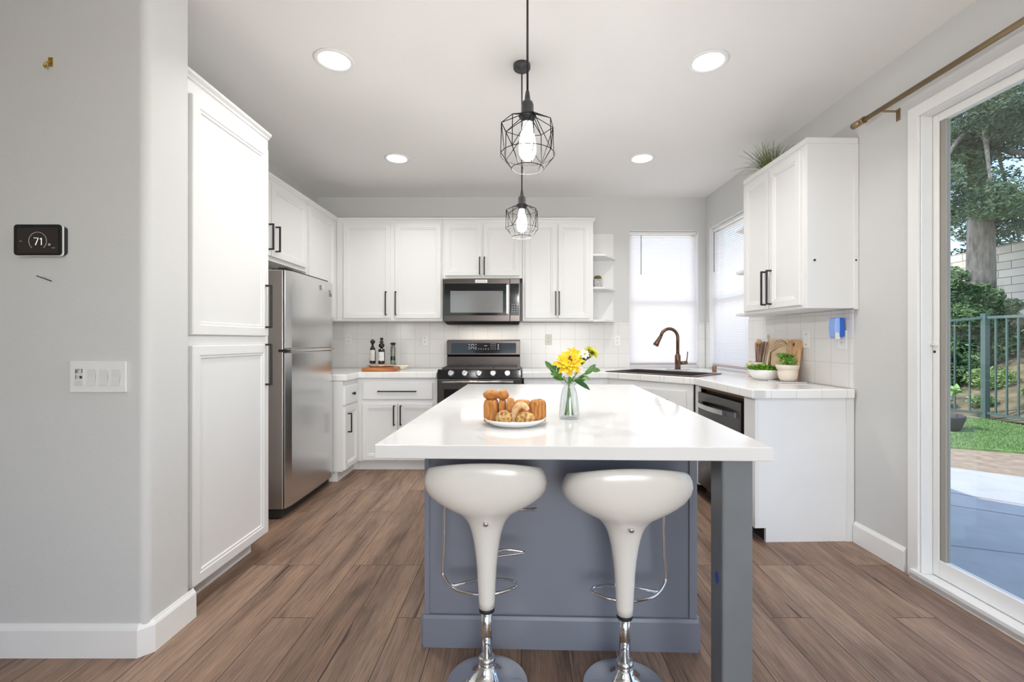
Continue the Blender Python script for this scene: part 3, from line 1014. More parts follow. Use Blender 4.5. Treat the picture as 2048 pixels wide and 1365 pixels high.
MB().box(RX0 + 0.01, RX1 - 0.01, RYF + 0.065, 4.66, 0.9355, 0.943).build('cooktop', M_BGLASS, t, 0.002)
# cast iron grates
for gx0, gx1 in ((RX0 + 0.03, -0.515), (-0.51, -0.26), (-0.255, RX1 - 0.03)):
    b = MB()
    bar = lambda x0, x1, y0, y1: b.box(x0, x1, y0, y1, 0.955, 0.968)
    for y in (RYF + 0.075, 4.645):
        bar(gx0, gx1, y - 0.006, y + 0.006)
    for x in (gx0, gx1 - 0.011, (gx0 + gx1) / 2 - 0.005):
        bar(x, x + 0.011, RYF + 0.081, 4.639)
    for y in (4.26, 4.40, 4.54):
        bar(gx0 + 0.011, (gx0 + gx1) / 2 - 0.005, y - 0.005, y + 0.005)
        bar((gx0 + gx1) / 2 + 0.006, gx1 - 0.011, y - 0.005, y + 0.005)
    for x in (gx0, gx1 - 0.011):
        for y in (RYF + 0.075, 4.635):
            b.box(x, x + 0.011, y - 0.005, y + 0.005, 0.943, 0.956)
    b.build('grate', M_IRON if 'M_IRON' in globals() else M_DSTEEL, t)
for x, y in ((-0.64, 4.27), (-0.64, 4.53), (-0.385, 4.40), (-0.13, 4.27), (-0.13, 4.53)):
    MB().lathe([(0.045, 0), (0.045, 0.006), (0.03, 0.01), (0.0, 0.011)], (x, y, 0.9432), 20).build('burner', M_RUBBER, t)
# back guard
b = MB()
GX0, GX1 = (895 - 1043) / 191.5, (1040 - 1043) / 191.5
b.extrude([(GX0, 4.665, 0.936), (GX0, 4.665, 1.05), (GX0, 4.685, 1.06), (GX0, 4.655, 1.07), (GX0, 4.665, 1.215), (GX0, 4.70, 1.225), (GX0, DY - 0.012, 1.225), (GX0, DY - 0.012, 0.936)], (GX1 - GX0, 0, 0))
bgd = b.build('backguard', M_DSTEEL, t, 0.003)
MB().extrude([(GX0 + 0.045, 4.6535, 1.085), (GX0 + 0.045, 4.6610, 1.192), (GX0 + 0.045, 4.67, 1.192), (GX0 + 0.045, 4.66, 1.085)], (GX1 - GX0 - 0.085, 0, 0)).build('control_glass', M_BGLASS, bgd)
b = MB()
pz = lambda u, v: ((u - 1043) / 193.0, 4.6528 + (CH - (v - 681) / 193.0 - 1.085) * 0.0701, CH - (v - 681) / 193.0)


def dot(u, v, w_=0.8, h_=0.8):
    x, y, z = pz(u, v)
    b.box(x - w_ / 193, x + w_ / 193, y - 0.0006, y + 0.0012, z - h_ / 193, z + h_ / 193)


for u in (938.5, 952):
    for v in (689.5, 695, 698.5):
        dot(u, v, 0.7, 0.7)
for cv in (691, 696.8):
    for k in range(7):
        a = PI * k / 6
        dot(945.3 + 3 * math.cos(a), cv - 3 * math.sin(a) + 1, 0.45, 0.45)
for u in (957.6, 962.3, 967.2, 972, 977): dot(u, 698.5, 0.6, 0.6)
for u in (982.2, 986.2, 990.2):
    for v in (688.2, 691.5, 695, 698.5): dot(u, v, 0.5, 0.45)
for v in (690.3, 694.2, 698): dot(996.5, v, 1.1, 0.8)
for u in (969.5, 971.5, 973.5): dot(u, 692, 0.6, 0.5)
b.build('control_print', M_PRINT, bgd)

# ------------------------------------------------------------------ microwave
MX0, MX1, MYF = -0.763, -0.012, 4.405
t = thing('microwave_oven', 'dark stainless microwave fixed under the short cabinet above the range', 'microwave', ((MX0 + MX1) / 2, 4.6, 1.39))
MZ0, MZ1 = 1.40, 1.825
MB().box(MX0, MX1, MYF, DY - 0.012, MZ0, MZ1).build('body', M_DSTEEL, t, 0.003)
MB().extrude([(MX0 + 0.008, MYF + 0.01, MZ0), (MX1 - 0.008, MYF + 0.01, MZ0), (MX1 - 0.02, MYF + 0.06, MZ0 - 0.022), (MX0 + 0.02, MYF + 0.06, MZ0 - 0.022)], (0, 0.2, 0)).build('vent_base', M_RUBBER, t)
kx = lambda u: (u - 1043) / 204.6
dw = MB().box(MX0 + 0.002, kx(1019.5), MYF - 0.028, MYF - 0.001, MZ0 + 0.002, MZ1 - 0.004).build('door', M_DSTEEL, t, 0.004)
MB().box(MX0 + 0.012, kx(1014), MYF - 0.031, MYF - 0.0275, MZ0 + 0.062, MZ1 - 0.053).build('door_glass', M_BGLASS, dw, 0.002)
MB().box(kx(901.5), kx(1006), MYF - 0.0325, MYF - 0.0305, MZ0 + 0.088, MZ1 - 0.125).build('window', M_OVWIN, dw, 0.001)
cp = MB().box(kx(1020.2), MX1 - 0.002, MYF - 0.028, MYF - 0.001, MZ0 + 0.002, MZ1 - 0.004).build('control_panel', M_DSTEEL, t, 0.004)
MB().box(kx(1021), MX1 - 0.012, MYF - 0.031, MYF - 0.0275, MZ0 + 0.062, MZ1 - 0.053).build('control_glass', M_BGLASS, cp, 0.002)
b = MB()
b.box(kx(1013), kx(1017.6), MYF - 0.065, MYF - 0.05, MZ0 + 0.075, MZ1 - 0.07)
for z in (MZ0 + 0.09, MZ1 - 0.085):
    b.box(kx(1014), kx(1016.6), MYF - 0.051, MYF - 0.027, z - 0.008, z + 0.008)
b.build('handle', M_STEELB, dw, 0.003)
bdg = MB().box(kx(951), kx(975), MYF - 0.031, MYF - 0.0275, MZ1 - 0.046, MZ1 - 0.016).build('badge', M_PRINT, dw)
text('badge_lettering', 'KITCHENAID', 0.0155, ((kx(951) + kx(975)) / 2, MYF - 0.0316, MZ1 - 0.031), Matrix.Rotation(PI / 2, 4, 'X'), M_PRINTK, bdg)
b = MB()
for v in (610, 615, 619.5, 624):
    for u in (1024.5, 1029, 1034):
        b.box(kx(u) - 0.004, kx(u) + 0.004, MYF - 0.0316, MYF - 0.0308, CH + (681 - v) / 204.6 - 0.002, CH + (681 - v) / 204.6 + 0.002)
b.build('keypad_print', M_PRINT, cp)

ld = bpy.data.lights.new('cooktop_lamp', 'AREA')
ld.shape, ld.size, ld.size_y, ld.energy, ld.color = 'RECTANGLE', 0.45, 0.08, 1.0, (1.0, 0.88, 0.78)
lo = bpy.data.objects.new('cooktop_lamp', ld)
C.objects.link(lo)
lo.parent = t
lo.location = (0, -0.02, -0.02)

# ------------------------------------------------------------------ fridge
FX1, FY0, FY1 = -1.585, 3.05, 3.825
t = thing('refrigerator', 'tall stainless steel top-freezer fridge beside the white pantry', 'fridge', (-1.87, 3.44, 0))
M_FSIDE = mat('fridge_side_reflection', (0.60, 0.555, 0.52), 0.3, 0.9)  # warm reflection of the floor painted into the side colour
MB().box(LX + 0.03, FX1 - 0.034, FY0 + 0.004, FY1 - 0.004, 0.07, 1.70).build('body', M_FSIDE, t, 0.006)


def fdoor(z0, z1, hz0, hz1):
    """rounded door front"""
    b = MB()
    L = []
    n_ = 12
    prof = []
    for k in range(n_ + 1):
        f = k / n_
        y = FY0 + (FY1 - FY0) * f
        e = min(f, 1 - f)
        r = 0.012
        dx = 0.0
        if e * (FY1 - FY0) < r:
            q_ = 1 - e * (FY1 - FY0) / r
            dx = -r * (1 - math.sqrt(max(0, 1 - q_ * q_)))
        prof.append((FX1 + 0.006 * math.sin(PI * f) + dx - 0.006, y))
    poly = [(FX1 - 0.028, FY0), ] + prof + [(FX1 - 0.028, FY1)]
    b.prism(poly, z0, z1)
    d = b.build('door', M_STEEL, t, 0.01, 3)
    return d


du = fdoor(1.162, 1.70, 1.2, 1.5)
dl = fdoor(0.075, 1.135, 0.7, 1.1)
MB().box(FX1 - 0.033, FX1 - 0.0285, FY0 + 0.006, FY1 - 0.006, 0.078, 1.695).build('door_gasket', M_RUBBER, t)
MB().box(FX1 - 0.028, FX1 - 0.004, FY0 + 0.003, FY1 - 0.003, 1.137, 1.160).build('handle_recess', M_STEELB, t, 0.004)
b = MB()
b.box(FX1 - 0.07, FX1 - 0.01, FY0 + 0.01, FY0 + 0.09, 1.701, 1.715)
b.box(FX1 - 0.16, FX1 - 0.05, FY0 + 0.09, FY1 - 0.02, 1.701, 1.722)
b.build('hinge_cover', M_RUBBER, t, 0.003)
MB().box(FX1 - 0.06, FX1 + 0.004, FY0 - 0.006, FY0 + 0.03, 1.139, 1.157).build('hinge', M_RUBBER, t)
MB().box(LX + 0.05, FX1 - 0.05, FY0 + 0.01, FY1 - 0.01, 0.012, 0.069).build('base_grille', M_RUBBER, t)
for y in (FY0 + 0.05, FY1 - 0.06):
    MB().lathe([(0.022, 0), (0.022, 0.012)], (FX1 - 0.08, y, 0), 12).build('foot', M_STEEL, t)
# small clip and printed swirl on the upper door
b = MB()
yb = 3.56
b.extrude([(FX1 + 0.001, yb - 0.012, 1.655), (FX1 + 0.001, yb + 0.012, 1.655), (FX1 + 0.001, yb + 0.012, 1.625), (FX1 + 0.001, yb - 0.004, 1.615)], (0.012, 0, 0))
b.build('badge', M_CHROME, du, 0.002)
b = MB()
pts = [(FX1 + 0.0005, 3.72, 1.635), (FX1 + 0.0005, 3.735, 1.605)] + [(FX1 + 0.0005, 3.745 + 0.011 * math.cos(a), 1.592 + 0.009 * math.sin(a)) for a in [PI * 0.9 + 2 * PI * k / 10 for k in range(11)]]
b.tube(pts, 0.0018, 5)
b.build('printed_mark', M_PRINTK, du)

# ------------------------------------------------------------------ island
IL = Matrix.Translation((0.171, 2.215, 0)) @ Matrix.Rotation(R(-1.7), 4, 'Z')
t = thing('island_cabinet', 'grey painted kitchen island cabinet with a square post at one corner', 'kitchen island', (0.171, 2.215, 0), R(-1.7))
IX0, IX1, IY0, IY1 = -0.545, 0.53, -0.43, 0.87
MB(IL).box(IX0, IX1, IY0, IY1, 0.0, 0.872).build('body', M_GREY, t, 0.002)
for a0, a1 in ((IX0, IX0 + 0.02), (IX1 - 0.03, IX1)):
    MB(IL).box(a0, a1, IY0 - 0.008, IY0, 0.1285, 0.872).build('corner_strip', M_GREY, t, 0.001)
b = MB(IL)
prof = [(0, 0), (-0.016, 0), (-0.016, 0.115), (-0.012, 0.128), (0, 0.128)]
b.extrude([(IX0 - 0.004, IY0 + y, z) for y, z in prof], (IX1 - IX0 + 0.008, 0, 0))
b.extrude([(IX0 + y, IY0, z) for y, z in prof], (0, IY1 - IY0, 0))
b.extrude([(IX1 - y, IY0, z) for y, z in prof], (0, IY1 - IY0, 0))
b.build('baseboard', M_GREY, t, 0.001)
lg = MB(IL).box(0.445, 0.535, -0.88, -0.79, 0, 0.872).build('leg', M_GREY2, t, 0.006)
MB(IL).lathe([(0.0, 0.0), (0.001, 0)], (0, 0, 0), 3)
b = MB(IL)
b.loops([[(0.4444, -0.842 + 0.011 * math.cos(a), 0.503 + 0.018 * math.sin(a)) for a in [2 * PI * k / 20 for k in range(20)]],
         [(0.4435, -0.842 + 0.011 * math.cos(a), 0.503 + 0.018 * math.sin(a)) for a in [2 * PI * k / 20 for k in range(20)]]], True, True, False)
b.build('sticker', M_BLUE, lg)
MB(IL).box(0.30, 0.312, IY0 - 0.02, IY0 - 0.0005, 0.856, 0.870).build('bracket', M_BLACK, t)
o = MB(IL).box(-0.575, 0.575, -0.915, 0.915, 0.8735, 0.914).build('island_worktop', M_QUARTZ, None, 0.003)
tag(o, 'large white quartz worktop on the grey island', 'worktop')
WT = 0.914

# ------------------------------------------------------------------ bar stools
def stool(label, x, y, dz, sw, sgn, lever):
    t = thing('bar_stool', label, 'bar stool', (x, y, 0), 0, 'white bar stools at the island')
    MB().lathe([(0.147, 0), (0.147, 0.004), (0.142, 0.0075), (0.115, 0.012), (0.085, 0.019), (0.06, 0.031), (0.042, 0.047), (0.031, 0.065), (0.0275, 0.078)], (x, y, 0), 48).build('base', M_CHROME, t)
    MB().lathe([(0.029, 0.0782), (0.030, 0.084), (0.030, 0.096), (0.026, 0.102), (0.021, 0.104)], (x, y, 0), 24).build('collar', M_STEELB, t)
    MB().cyl((x, y, 0.1), (x, y, 0.29 + dz), 0.0195, n=20).build('column', M_CHROME, t)
    # shell: stem flaring into the bowl seat
    pr = [(0.276, .0279, .0279), (0.30, .0290, .0290), (0.36, .0318, .0318), (0.4236, .0355, .0355), (0.47, .0405, .0405), (0.5125, .0468, .0468), (0.545, .054, .054), (0.569, .0615, .061),
          (0.588, .071, .069), (0.603, .083, .078), (0.620, .101, .090), (0.634, .128, .108), (0.648, .153, .122), (0.664, .176, .135), (0.684, .196, .146), (0.710, .2095, .153), (0.735, .2130, .156),
          (0.757, .2095, .1545), (0.772, .203, .150), (0.781, .196, .145), (0.783, .189, .139), (0.778, .182, .133), (0.755, .168, .122), (0.725, .140, .102), (0.706, .095, .070), (0.70, .045, .035), (0.699, 0.004, 0.004)]
    L = []
    n_ = 160
    for z, a, b_ in pr:
        l = []
        for k in range(n_):
            th = 2 * PI * k / n_
            ex = 1.0
            cx, sy = math.cos(th), math.sin(th)
            f = max(0.0, min(1.0, (z - 0.60) / 0.16))
            f = f * f * (3 - 2 * f)
            # squarer outline towards the top, higher back towards the room, dip at the front
            pw = 1 - 0.38 * f
            px = math.copysign(abs(cx) ** pw, cx) * a * sw
            py = math.copysign(abs(sy) ** pw, sy) * b_
            zz = z + dz + f * (-0.28 * py - 0.40 * px * px - 0.2 * max(0, py) * f)
            l.append((x + px, y + py, zz))
        L.append(l)
    seat = MB().loops(L).build('seat', M_STOOL, t)
    yb = y - 0.081
    MB().tube([(x + 0.003, yb + 0.004, 0.603 + dz), (x + 0.003, yb - 0.008, 0.601 + dz), (x + 0.003, yb - 0.0105, 0.6005 + dz)], [0.0085, 0.0085, 0.005], 14).build('stud', M_CHROME, seat)
    MB().lathe([(0.0275, 0.262), (0.0275, 0.2755)], (x, y, dz), 24).build('stem_ring', M_RUBBER, t)
    # foot rest: a rod from the seat that turns into a flat loop round the stem
    s = sgn
    zr = 0.318 + dz
    pts = [(x + s * 0.118, y + 0.075, 0.66 + dz), (x + s * 0.16, y + 0.09, 0.60 + dz), (x + s * 0.166, y + 0.09, 0.46 + dz), (x + s * 0.172, y + 0.09, zr + 0.045), (x + s * 0.168, y + 0.085, zr + 0.022), (x + s * 0.14, y + 0.06, zr), (x + s * 0.10, y + 0.028, zr - 0.004),
           (x + s * 0.02, y + 0.006, zr - 0.004), (x - s * 0.05, y + 0.014, zr), (x - s * 0.098, y + 0.045, zr + 0.002), (x - s * 0.106, y + 0.066, zr + 0.003), (x - s * 0.09, y + 0.085, zr + 0.004), (x - s * 0.04, y + 0.096, zr + 0.004), (x + s * 0.04, y + 0.092, zr + 0.003), (x + s * 0.10, y + 0.07, zr + 0.001), (x + s * 0.135, y + 0.058, zr + 0.001)]
    MB().tube(smooth_path(pts, 4), 0.0058, 8).build('foot_rest', M_CHROME, t)
    if lever:
        MB().tube([(x, y + 0.02, 0.605 + dz), (x + 0.10, y + 0.05, 0.600 + dz), (x + 0.178, y + 0.06, 0.598 + dz)], [0.006, 0.0055, 0.007], 8).build('lever', M_CHROME, t)
        MB().tube(smooth_path([(x, y + 0.01, 0.452 + dz), (x + 0.06, y + 0.05, 0.454 + dz), (x + 0.125, y + 0.055, 0.445 + dz), (x + 0.13, y + 0.05, 0.442 + dz), (x + 0.06, y + 0.03, 0.442 + dz), (x, y + 0.005, 0.446 + dz)], 3), 0.0045, 8).build('hook', M_CHROME, t)
    return t


def smooth_path(pts, k=4):
    P = [Vector(p) for p in pts]
    out = []
    for i in range(len(P) - 1):
        p0, p1, p2, p3 = P[max(i - 1, 0)], P[i], P[i + 1], P[min(i + 2, len(P) - 1)]
        for j in range(k):
            f = j / k
            out.append(0.5 * ((2 * p1) + (p2 - p0) * f + (2 * p0 - 5 * p1 + 4 * p2 - p3) * f * f + (3 * p1 - p0 - 3 * p2 + p3) * f ** 3))
    out.append(P[-1])
    return out


stool('white moulded bar stool with a side lever, farther from the island post', -0.123, 1.595, 0.0, 1.0, -1, True)
stool('white moulded bar stool next to the square island post', 0.361, 1.575, -0.012, 1.03, 1, False)

# ------------------------------------------------------------------ lamps
def pendant(label, x, y, watts):
    t = thing('pendant_light', label, 'pendant lamp', (x, y, HC), 0, 'wire cage pendants over the island')
    MB().lathe([(0.047, 0), (0.047, -0.022), (0.044, -0.026), (0.006, -0.027), (0.006, -0.05)], (x, y, HC), 28).build('canopy', mat('canopy_grey', (0.05, 0.05, 0.052), 0.35), t)
    MB().cyl((x, y, HC - 0.03), (x, y, 2.035), 0.0036, n=8).build('cord', M_BLACK, t)
    MB().lathe([(0.006, 2.05), (0.009, 2.03), (0.010, 2.02), (0.017, 2.014), (0.0205, 2.004), (0.0205, 1.978), (0.027, 1.972), (0.028, 1.962), (0.020, 1.958), (0.020, 1.945)], (x, y, 0), 22).build('socket', mat('socket_grey', (0.045, 0.045, 0.048), 0.4), t)
    b = MB()
    n_ = 8
    wr = 0.0014
    P = lambda r, z, k, o=0.0: Vector((x + r * math.cos(2 * PI * (k + o) / n_ + 0.2), y + r * math.sin(2 * PI * (k + o) / n_ + 0.2), z))
    TZ, SZ_, LZ, BZ_ = 1.966, 1.938, 1.838, 1.792
    TR, SR, LR, BR = 0.030, 0.088, 0.090, 0.053
    # rings
    b.tube([P(TR, TZ, k, 0) for k in range(n_ * 1)], wr, 6, True)
    b.tube([P(LR, LZ, k / 4, 0) for k in range(n_ * 4)], wr, 6, True)
    b.tube([P(BR, BZ_, k / 4, 0) for k in range(n_ * 4)], wr, 6, True)
    for k in range(n_):
        b.cyl(P(SR, SZ_, k), P(SR, SZ_, k + 1), wr, n=6)
        b.cyl(P(TR, TZ, k), P(SR, SZ_, k), wr, n=6)
        b.cyl(P(SR, SZ_, k), P(LR, LZ, k), wr, n=6)
        b.cyl(P(LR, LZ, k), P(BR, BZ_, k), wr, n=6)
        if k % 2 == 0:
            b.cyl(P(SR, SZ_, k), P(LR, LZ, k + 1), wr, n=6)
            b.cyl(P(SR, SZ_, k), P(LR, LZ, k - 1), wr, n=6)
        else:
            b.cyl(P(TR, TZ, k - 0.5), P(SR, SZ_, k), wr, n=6)
    b.build('wire_cage', M_WIRE, t)
    bl = MB().lathe([(0.0135, 1.948), (0.015, 1.938), (0.021, 1.915), (0.027, 1.885), (0.0295, 1.86), (0.027, 1.84), (0.019, 1.826), (0.008, 1.82), (0.001, 1.819)], (x, y, 0), 24).build('bulb', M_BULB, t)
    ld = bpy.data.lights.new('pendant_glow', 'POINT')
    ld.energy = watts
    ld.shadow_soft_size = 0.03
    ld.color = (1.0, 0.965, 0.92)
    lo = bpy.data.objects.new('pendant_glow', ld)
    C.objects.link(lo)
    lo.parent = t
    lo.location = (0, 0, 1.80 - HC)


pendant('black wire cage pendant over the stool end of the island, closer to you', 0.020, 1.50, 9.5)
pendant('black wire cage pendant over the stove end of the island, farther away', 0.002, 2.49, 17.0)


def downlight(label, x, y):
    t = thing('recessed_light', label, 'ceiling light', (x, y, HC), 0, 'recessed ceiling lights')
    b = MB()
    b.lathe([(0.080, -0.003), (0.086, -0.0065), (0.100, -0.0075), (0.106, -0.004), (0.106, -0.0004), (0.080, -0.0004)], (x, y, HC), 48, cap0=False, cap1=False)
    b.build('trim_ring', M_TRIM, t)
    MB().lathe([(0.0795, -0.0045), (0.0795, -0.0006)], (x, y, HC), 40).build('lens', M_LENS, t)
    ld = bpy.data.lights.new('downlight_lamp', 'AREA')
    ld.shape = 'DISK'
    ld.size = 0.15
    ld.energy = LAMP_W
    ld.spread = R(130)
    ld.color = (1.0, 0.985, 0.96)
    lo = bpy.data.objects.new('downlight_lamp', ld)
    C.objects.link(lo)
    lo.parent = t
    lo.location = (0, 0, -0.012)


downlight('round recessed ceiling light nearest the pantry top', -1.018, 2.45)
downlight('round recessed ceiling light nearest the curtain rod', 1.021, 2.46)
downlight('round recessed ceiling light above the fridge end of the cooker wall', -1.043, 3.77)
downlight('round recessed ceiling light in front of the sink window', 1.010, 3.77)
for k, (x, y) in enumerate(((1.02, 0.6), (-1.02, -1.4), (1.02, -1.4))):  # unseen extra lamps out of view, with no fixtures
    ld = bpy.data.lights.new('unseen_ceiling_lamp', 'AREA'); ld.shape = 'DISK'; ld.size = 0.15; ld.energy = 4.0
    lo = bpy.data.objects.new('unseen_ceiling_lamp', ld); C.objects.link(lo); lo.location = (x, y, HC - 0.012)

# ------------------------------------------------------------------ curtain rod
t = thing('curtain_rod', 'antique brass curtain rod mounted above the patio door', 'curtain rod', rw(0, 2.42, 2.46), RA)
RXo = -0.085
MB(RW).cyl((RXo, 0.25, 2.468), (RXo, 2.56, 2.468), 0.0135, n=18).build('pole', M_BRASS, t)
b = MB(RW)
b.tube([(RXo, 2.545, 2.468), (RXo, 2.565, 2.468), (RXo, 2.568, 2.468), (RXo, 2.58, 2.468), (RXo, 2.583, 2.468), (RXo, 2.63, 2.468), (RXo, 2.634, 2.468)], [0.019, 0.019, 0.015, 0.015, 0.018, 0.0185, 0.014], 18)
b.build('finial', M_BRASS, t)
for y in (2.42, 0.4):
    b = MB(RW)
    b.box(-0.004, -0.0005, y - 0.012, y + 0.012, 2.40, 2.465)
    b.box(RXo, -0.004, y - 0.007, y + 0.007, 2.448, 2.454)
    b.build('bracket', M_BRASS, t, 0.001)

# ------------------------------------------------------------------ near wall fittings
KH = 900 / HY
hx = lambda u: (u - 1043) / KH
hz = lambda v: CH - (v - 681) / KH
t = thing('thermostat', 'black touchscreen thermostat showing 71 on the grey wall', 'thermostat', (hx(87), HY, hz(482)))


def rrect(x0, x1, z0, z1, r, y0, y1):
    P2 = []
    for cx, cz, a0 in ((x1 - r, z1 - r, 0), (x0 + r, z1 - r, 90), (x0 + r, z0 + r, 180), (x1 - r, z0 + r, 270)):
        P2 += [(cx + r * math.cos(R(a0 + 18 * k)), y0, cz + r * math.sin(R(a0 + 18 * k))) for k in range(6)]
    return MB().extrude(P2, (0, y1 - y0, 0))


rrect(hx(46), hx(136), hz(511), hz(455), 0.012, HY - 0.012, HY - 0.0005).build('back_plate', M_RUBBER, t)
rrect(hx(39.5), hx(135), hz(514.5), hz(452), 0.012, HY - 0.018, HY - 0.0125).build('white_rim', M_WPLAST, t)
rrect(hx(40), hx(134), hz(513), hz(452), 0.012, HY - 0.0215, HY - 0.0183).build('case', M_BLACK, t)
sc_ = rrect(hx(47.5), hx(127.5), hz(508.5), hz(458.5), 0.002, HY - 0.0225, HY - 0.0213).build('screen', M_SCREEN, t)
b = MB()
gx0, gz0, gh = hx(80.5), hz(493), hz(479) - hz(493)
for pl_ in (((0, 1), (0.62, 1), (0.22, 0)), ((0.86, 0.84), (1.06, 1), (1.06, 0))):
    b.tube([(gx0 + a * gh, HY - 0.0228, gz0 + c * gh) for a, c in pl_], 0.0011, 5)
b.build('screen_temperature', M_DIGIT, sc_)
b = MB()
cx_, cz_ = hx(88), hz(485)
b.tube([(cx_ + 0.034 * math.cos(a), HY - 0.023, cz_ + 0.034 * math.sin(a)) for a in [R(-50) + R(280) * k / 24 for k in range(25)]], 0.0009, 5)
b.box(hx(109), hx(113), HY - 0.0232, HY - 0.0224, hz(494), hz(490)); b.box(hx(116), hx(122), HY - 0.0232, HY - 0.0224, hz(499), hz(498))
b.box(hx(52), hx(57), HY - 0.0232, HY - 0.0224, hz(485.5), hz(484.7))
b.build('screen_dial', mat('dial_print', (0.3, 0.3, 0.3), 0.5, emit=(0.3, 0.3, 0.3), estr=0.3), sc_)

t = thing('switch_plate', 'white four-gang light switch plate on the grey wall below the thermostat', 'light switch', (hx(200), HY, hz(754)))
MB().box(hx(144), hx(256), HY - 0.010, HY - 0.0005, hz(785), hz(723)).build('cover_plate', M_WPLAST, t, 0.003, 3)
for u in (188.5, 212.5, 237):
    x = hx(u)
    w_ = 0.0155
    b = MB()
    b.extrude([(x - w_, HY - 0.009, hz(771)), (x - w_, HY - 0.0135, hz(771)), (x - w_, HY - 0.0105, hz(754)), (x - w_, HY - 0.0115, hz(738)), (x - w_, HY - 0.009, hz(738))], (2 * w_, 0, 0))
    b.build('rocker', mat('rocker_white', (0.74, 0.74, 0.72), 0.35), t, 0.0008)
b = MB()
b.box(hx(155), hx(172), HY - 0.0115, HY - 0.009, hz(759.5), hz(737)); b.box(hx(155), hx(172), HY - 0.0125, HY - 0.009, hz(771), hz(760.5))
tm = b.build('timer_switch', mat('timer_grey', (0.70, 0.70, 0.68), 0.4), t, 0.0006)
b = MB()
for (u0, u1, v0, v1) in ((157, 159, 739, 747), (161, 165, 739, 740), (161, 162, 739, 746), (168, 171, 739, 741), (168, 171, 743, 745), (157, 158, 750, 758), (165, 170, 752, 757), (161, 163, 753, 754)):
    b.box(hx(u0), hx(u1), HY - 0.0119, HY - 0.0114, hz(v1), hz(v0))
b.build('timer_print', M_PRINTK, tm)

b = MB()
x, z = hx(102), hz(127)
b.box(x - 0.008, x + 0.008, HY - 0.003, HY - 0.0005, z - 0.012, z + 0.022)
b.tube(smooth_path([(x + 0.004, HY - 0.003, z + 0.006), (x + 0.006, HY - 0.016, z - 0.004), (x - 0.002, HY - 0.022, z - 0.018), (x - 0.006, HY - 0.016, z - 0.024), (x - 0.006, HY - 0.012, z - 0.014)], 4), 0.0035, 8)
o = b.build('picture_hook', M_GOLD)
tag(o, 'small brass picture hook high on the grey wall', 'hook')
o = MB().tube([(hx(104), HY - 0.0005, hz(563)), (hx(92), HY - 0.022, hz(556)), (hx(89), HY - 0.026, hz(554.5)), (hx(88.6), HY - 0.0265, hz(554.3))], [0.0018, 0.0018, 0.0018, 0.004], 8).build('wall_nail', M_BLACK)
tag(o, 'dark bent nail sticking out of the grey wall under the thermostat', 'nail')

# ------------------------------------------------------------------ outlets
def outlet(label, c, U, N, m, wd=0.07, ht=0.115, xf=None, deco=True):
    c, U, N = Vector(c), Vector(U), Vector(N)
    X = xf if xf is not None else IDM
    t = thing('power_outlet', label, 'power outlet', X @ c)
    MB(xf).panel(c - U * wd / 2 - Vector((0, 0, ht / 2)), U, (0, 0, 1), N, wd, ht, [(0, 0.0005), (0, 0.004), (0.003, 0.006)]).build('cover_plate', m, t)
    for s in (-1, 1):
        cc = c + Vector((0, 0, 0.02 * s)) + N * 0.006
        r_ = MB(xf)
        r_.loops([[cc + U * 0.017 * math.cos(a) + Vector((0, 0, 0.0145 * math.sin(a))) + N * d for a in [2 * PI * k / 16 for k in range(16)]] for d in (0, 0.0016)], True, True, False)
        rr_ = r_.build('socket', m, t)
        s_ = MB(xf)
        for du_ in (-0.0065, 0.0065):
            q_ = cc + U * du_ + N * 0.0016
            s_.extrude([q_ + U * 0.0012 + Vector((0, 0, 0.008)), q_ - U * 0.0012 + Vector((0, 0, 0.008)), q_ - U * 0.0012 - Vector((0, 0, 0.001)), q_ + U * 0.0012 - Vector((0, 0, 0.001))], N * 0.0004)
        q_ = cc + N * 0.0016 - Vector((0, 0, 0.007))
        s_.loops([[q_ + U * 0.0025 * math.cos(a) + Vector((0, 0, 0.0025 * math.sin(a))) + N * d for a in [2 * PI * k / 8 for k in range(8)]] for d in (0, 0.0004)], True, True, False)
        s_.build('slots', M_DARKHOLE, rr_)
    return t


ky = 187.9
ox = lambda u: (u - 1043) / ky
TY = DY - 0.009
outlet('pale outlet on the tiles beside the fridge, behind the bottles', (ox(697), TY, 1.228), (1, 0, 0), (0, -1, 0), M_WPLAST)
outlet('white outlet on the tiles between the bottles and the range', (ox(850), TY, 1.222), (1, 0, 0), (0, -1, 0), M_WPLAST)
outlet('ivory outlet on the tiles above the yellow flowers', (ox(1097), TY, 1.226), (1, 0, 0), (0, -1, 0), M_IVORY)
outlet('white outlet on the tiles beside the sink window', (ox(1234), TY, 1.215), (1, 0, 0), (0, -1, 0), M_WPLAST)
outlet('white outlet under the blue plug-in freshener near the patio door', (-0.009, 2.815, 1.222), (0, -1, 0), (-1, 0, 0), M_WPLAST, 0.075, 0.12, RW)
t = thing('blank_plate', 'white blank wall plate with dark screws between the boards and the blue freshener', 'wall plate', rw(-0.01, 3.15, 1.225), RA)
MB(RW).box(-0.016, -0.0095, 3.12, 3.19, 1.165, 1.287).build('cover_plate', M_WPLAST, t, 0.002)
for z in (1.19, 1.262):
    MB(RW).cyl((-0.0158, 3.155, z), (-0.0168, 3.155, z), 0.004, n=10).build('screw', M_DARKHOLE, t)

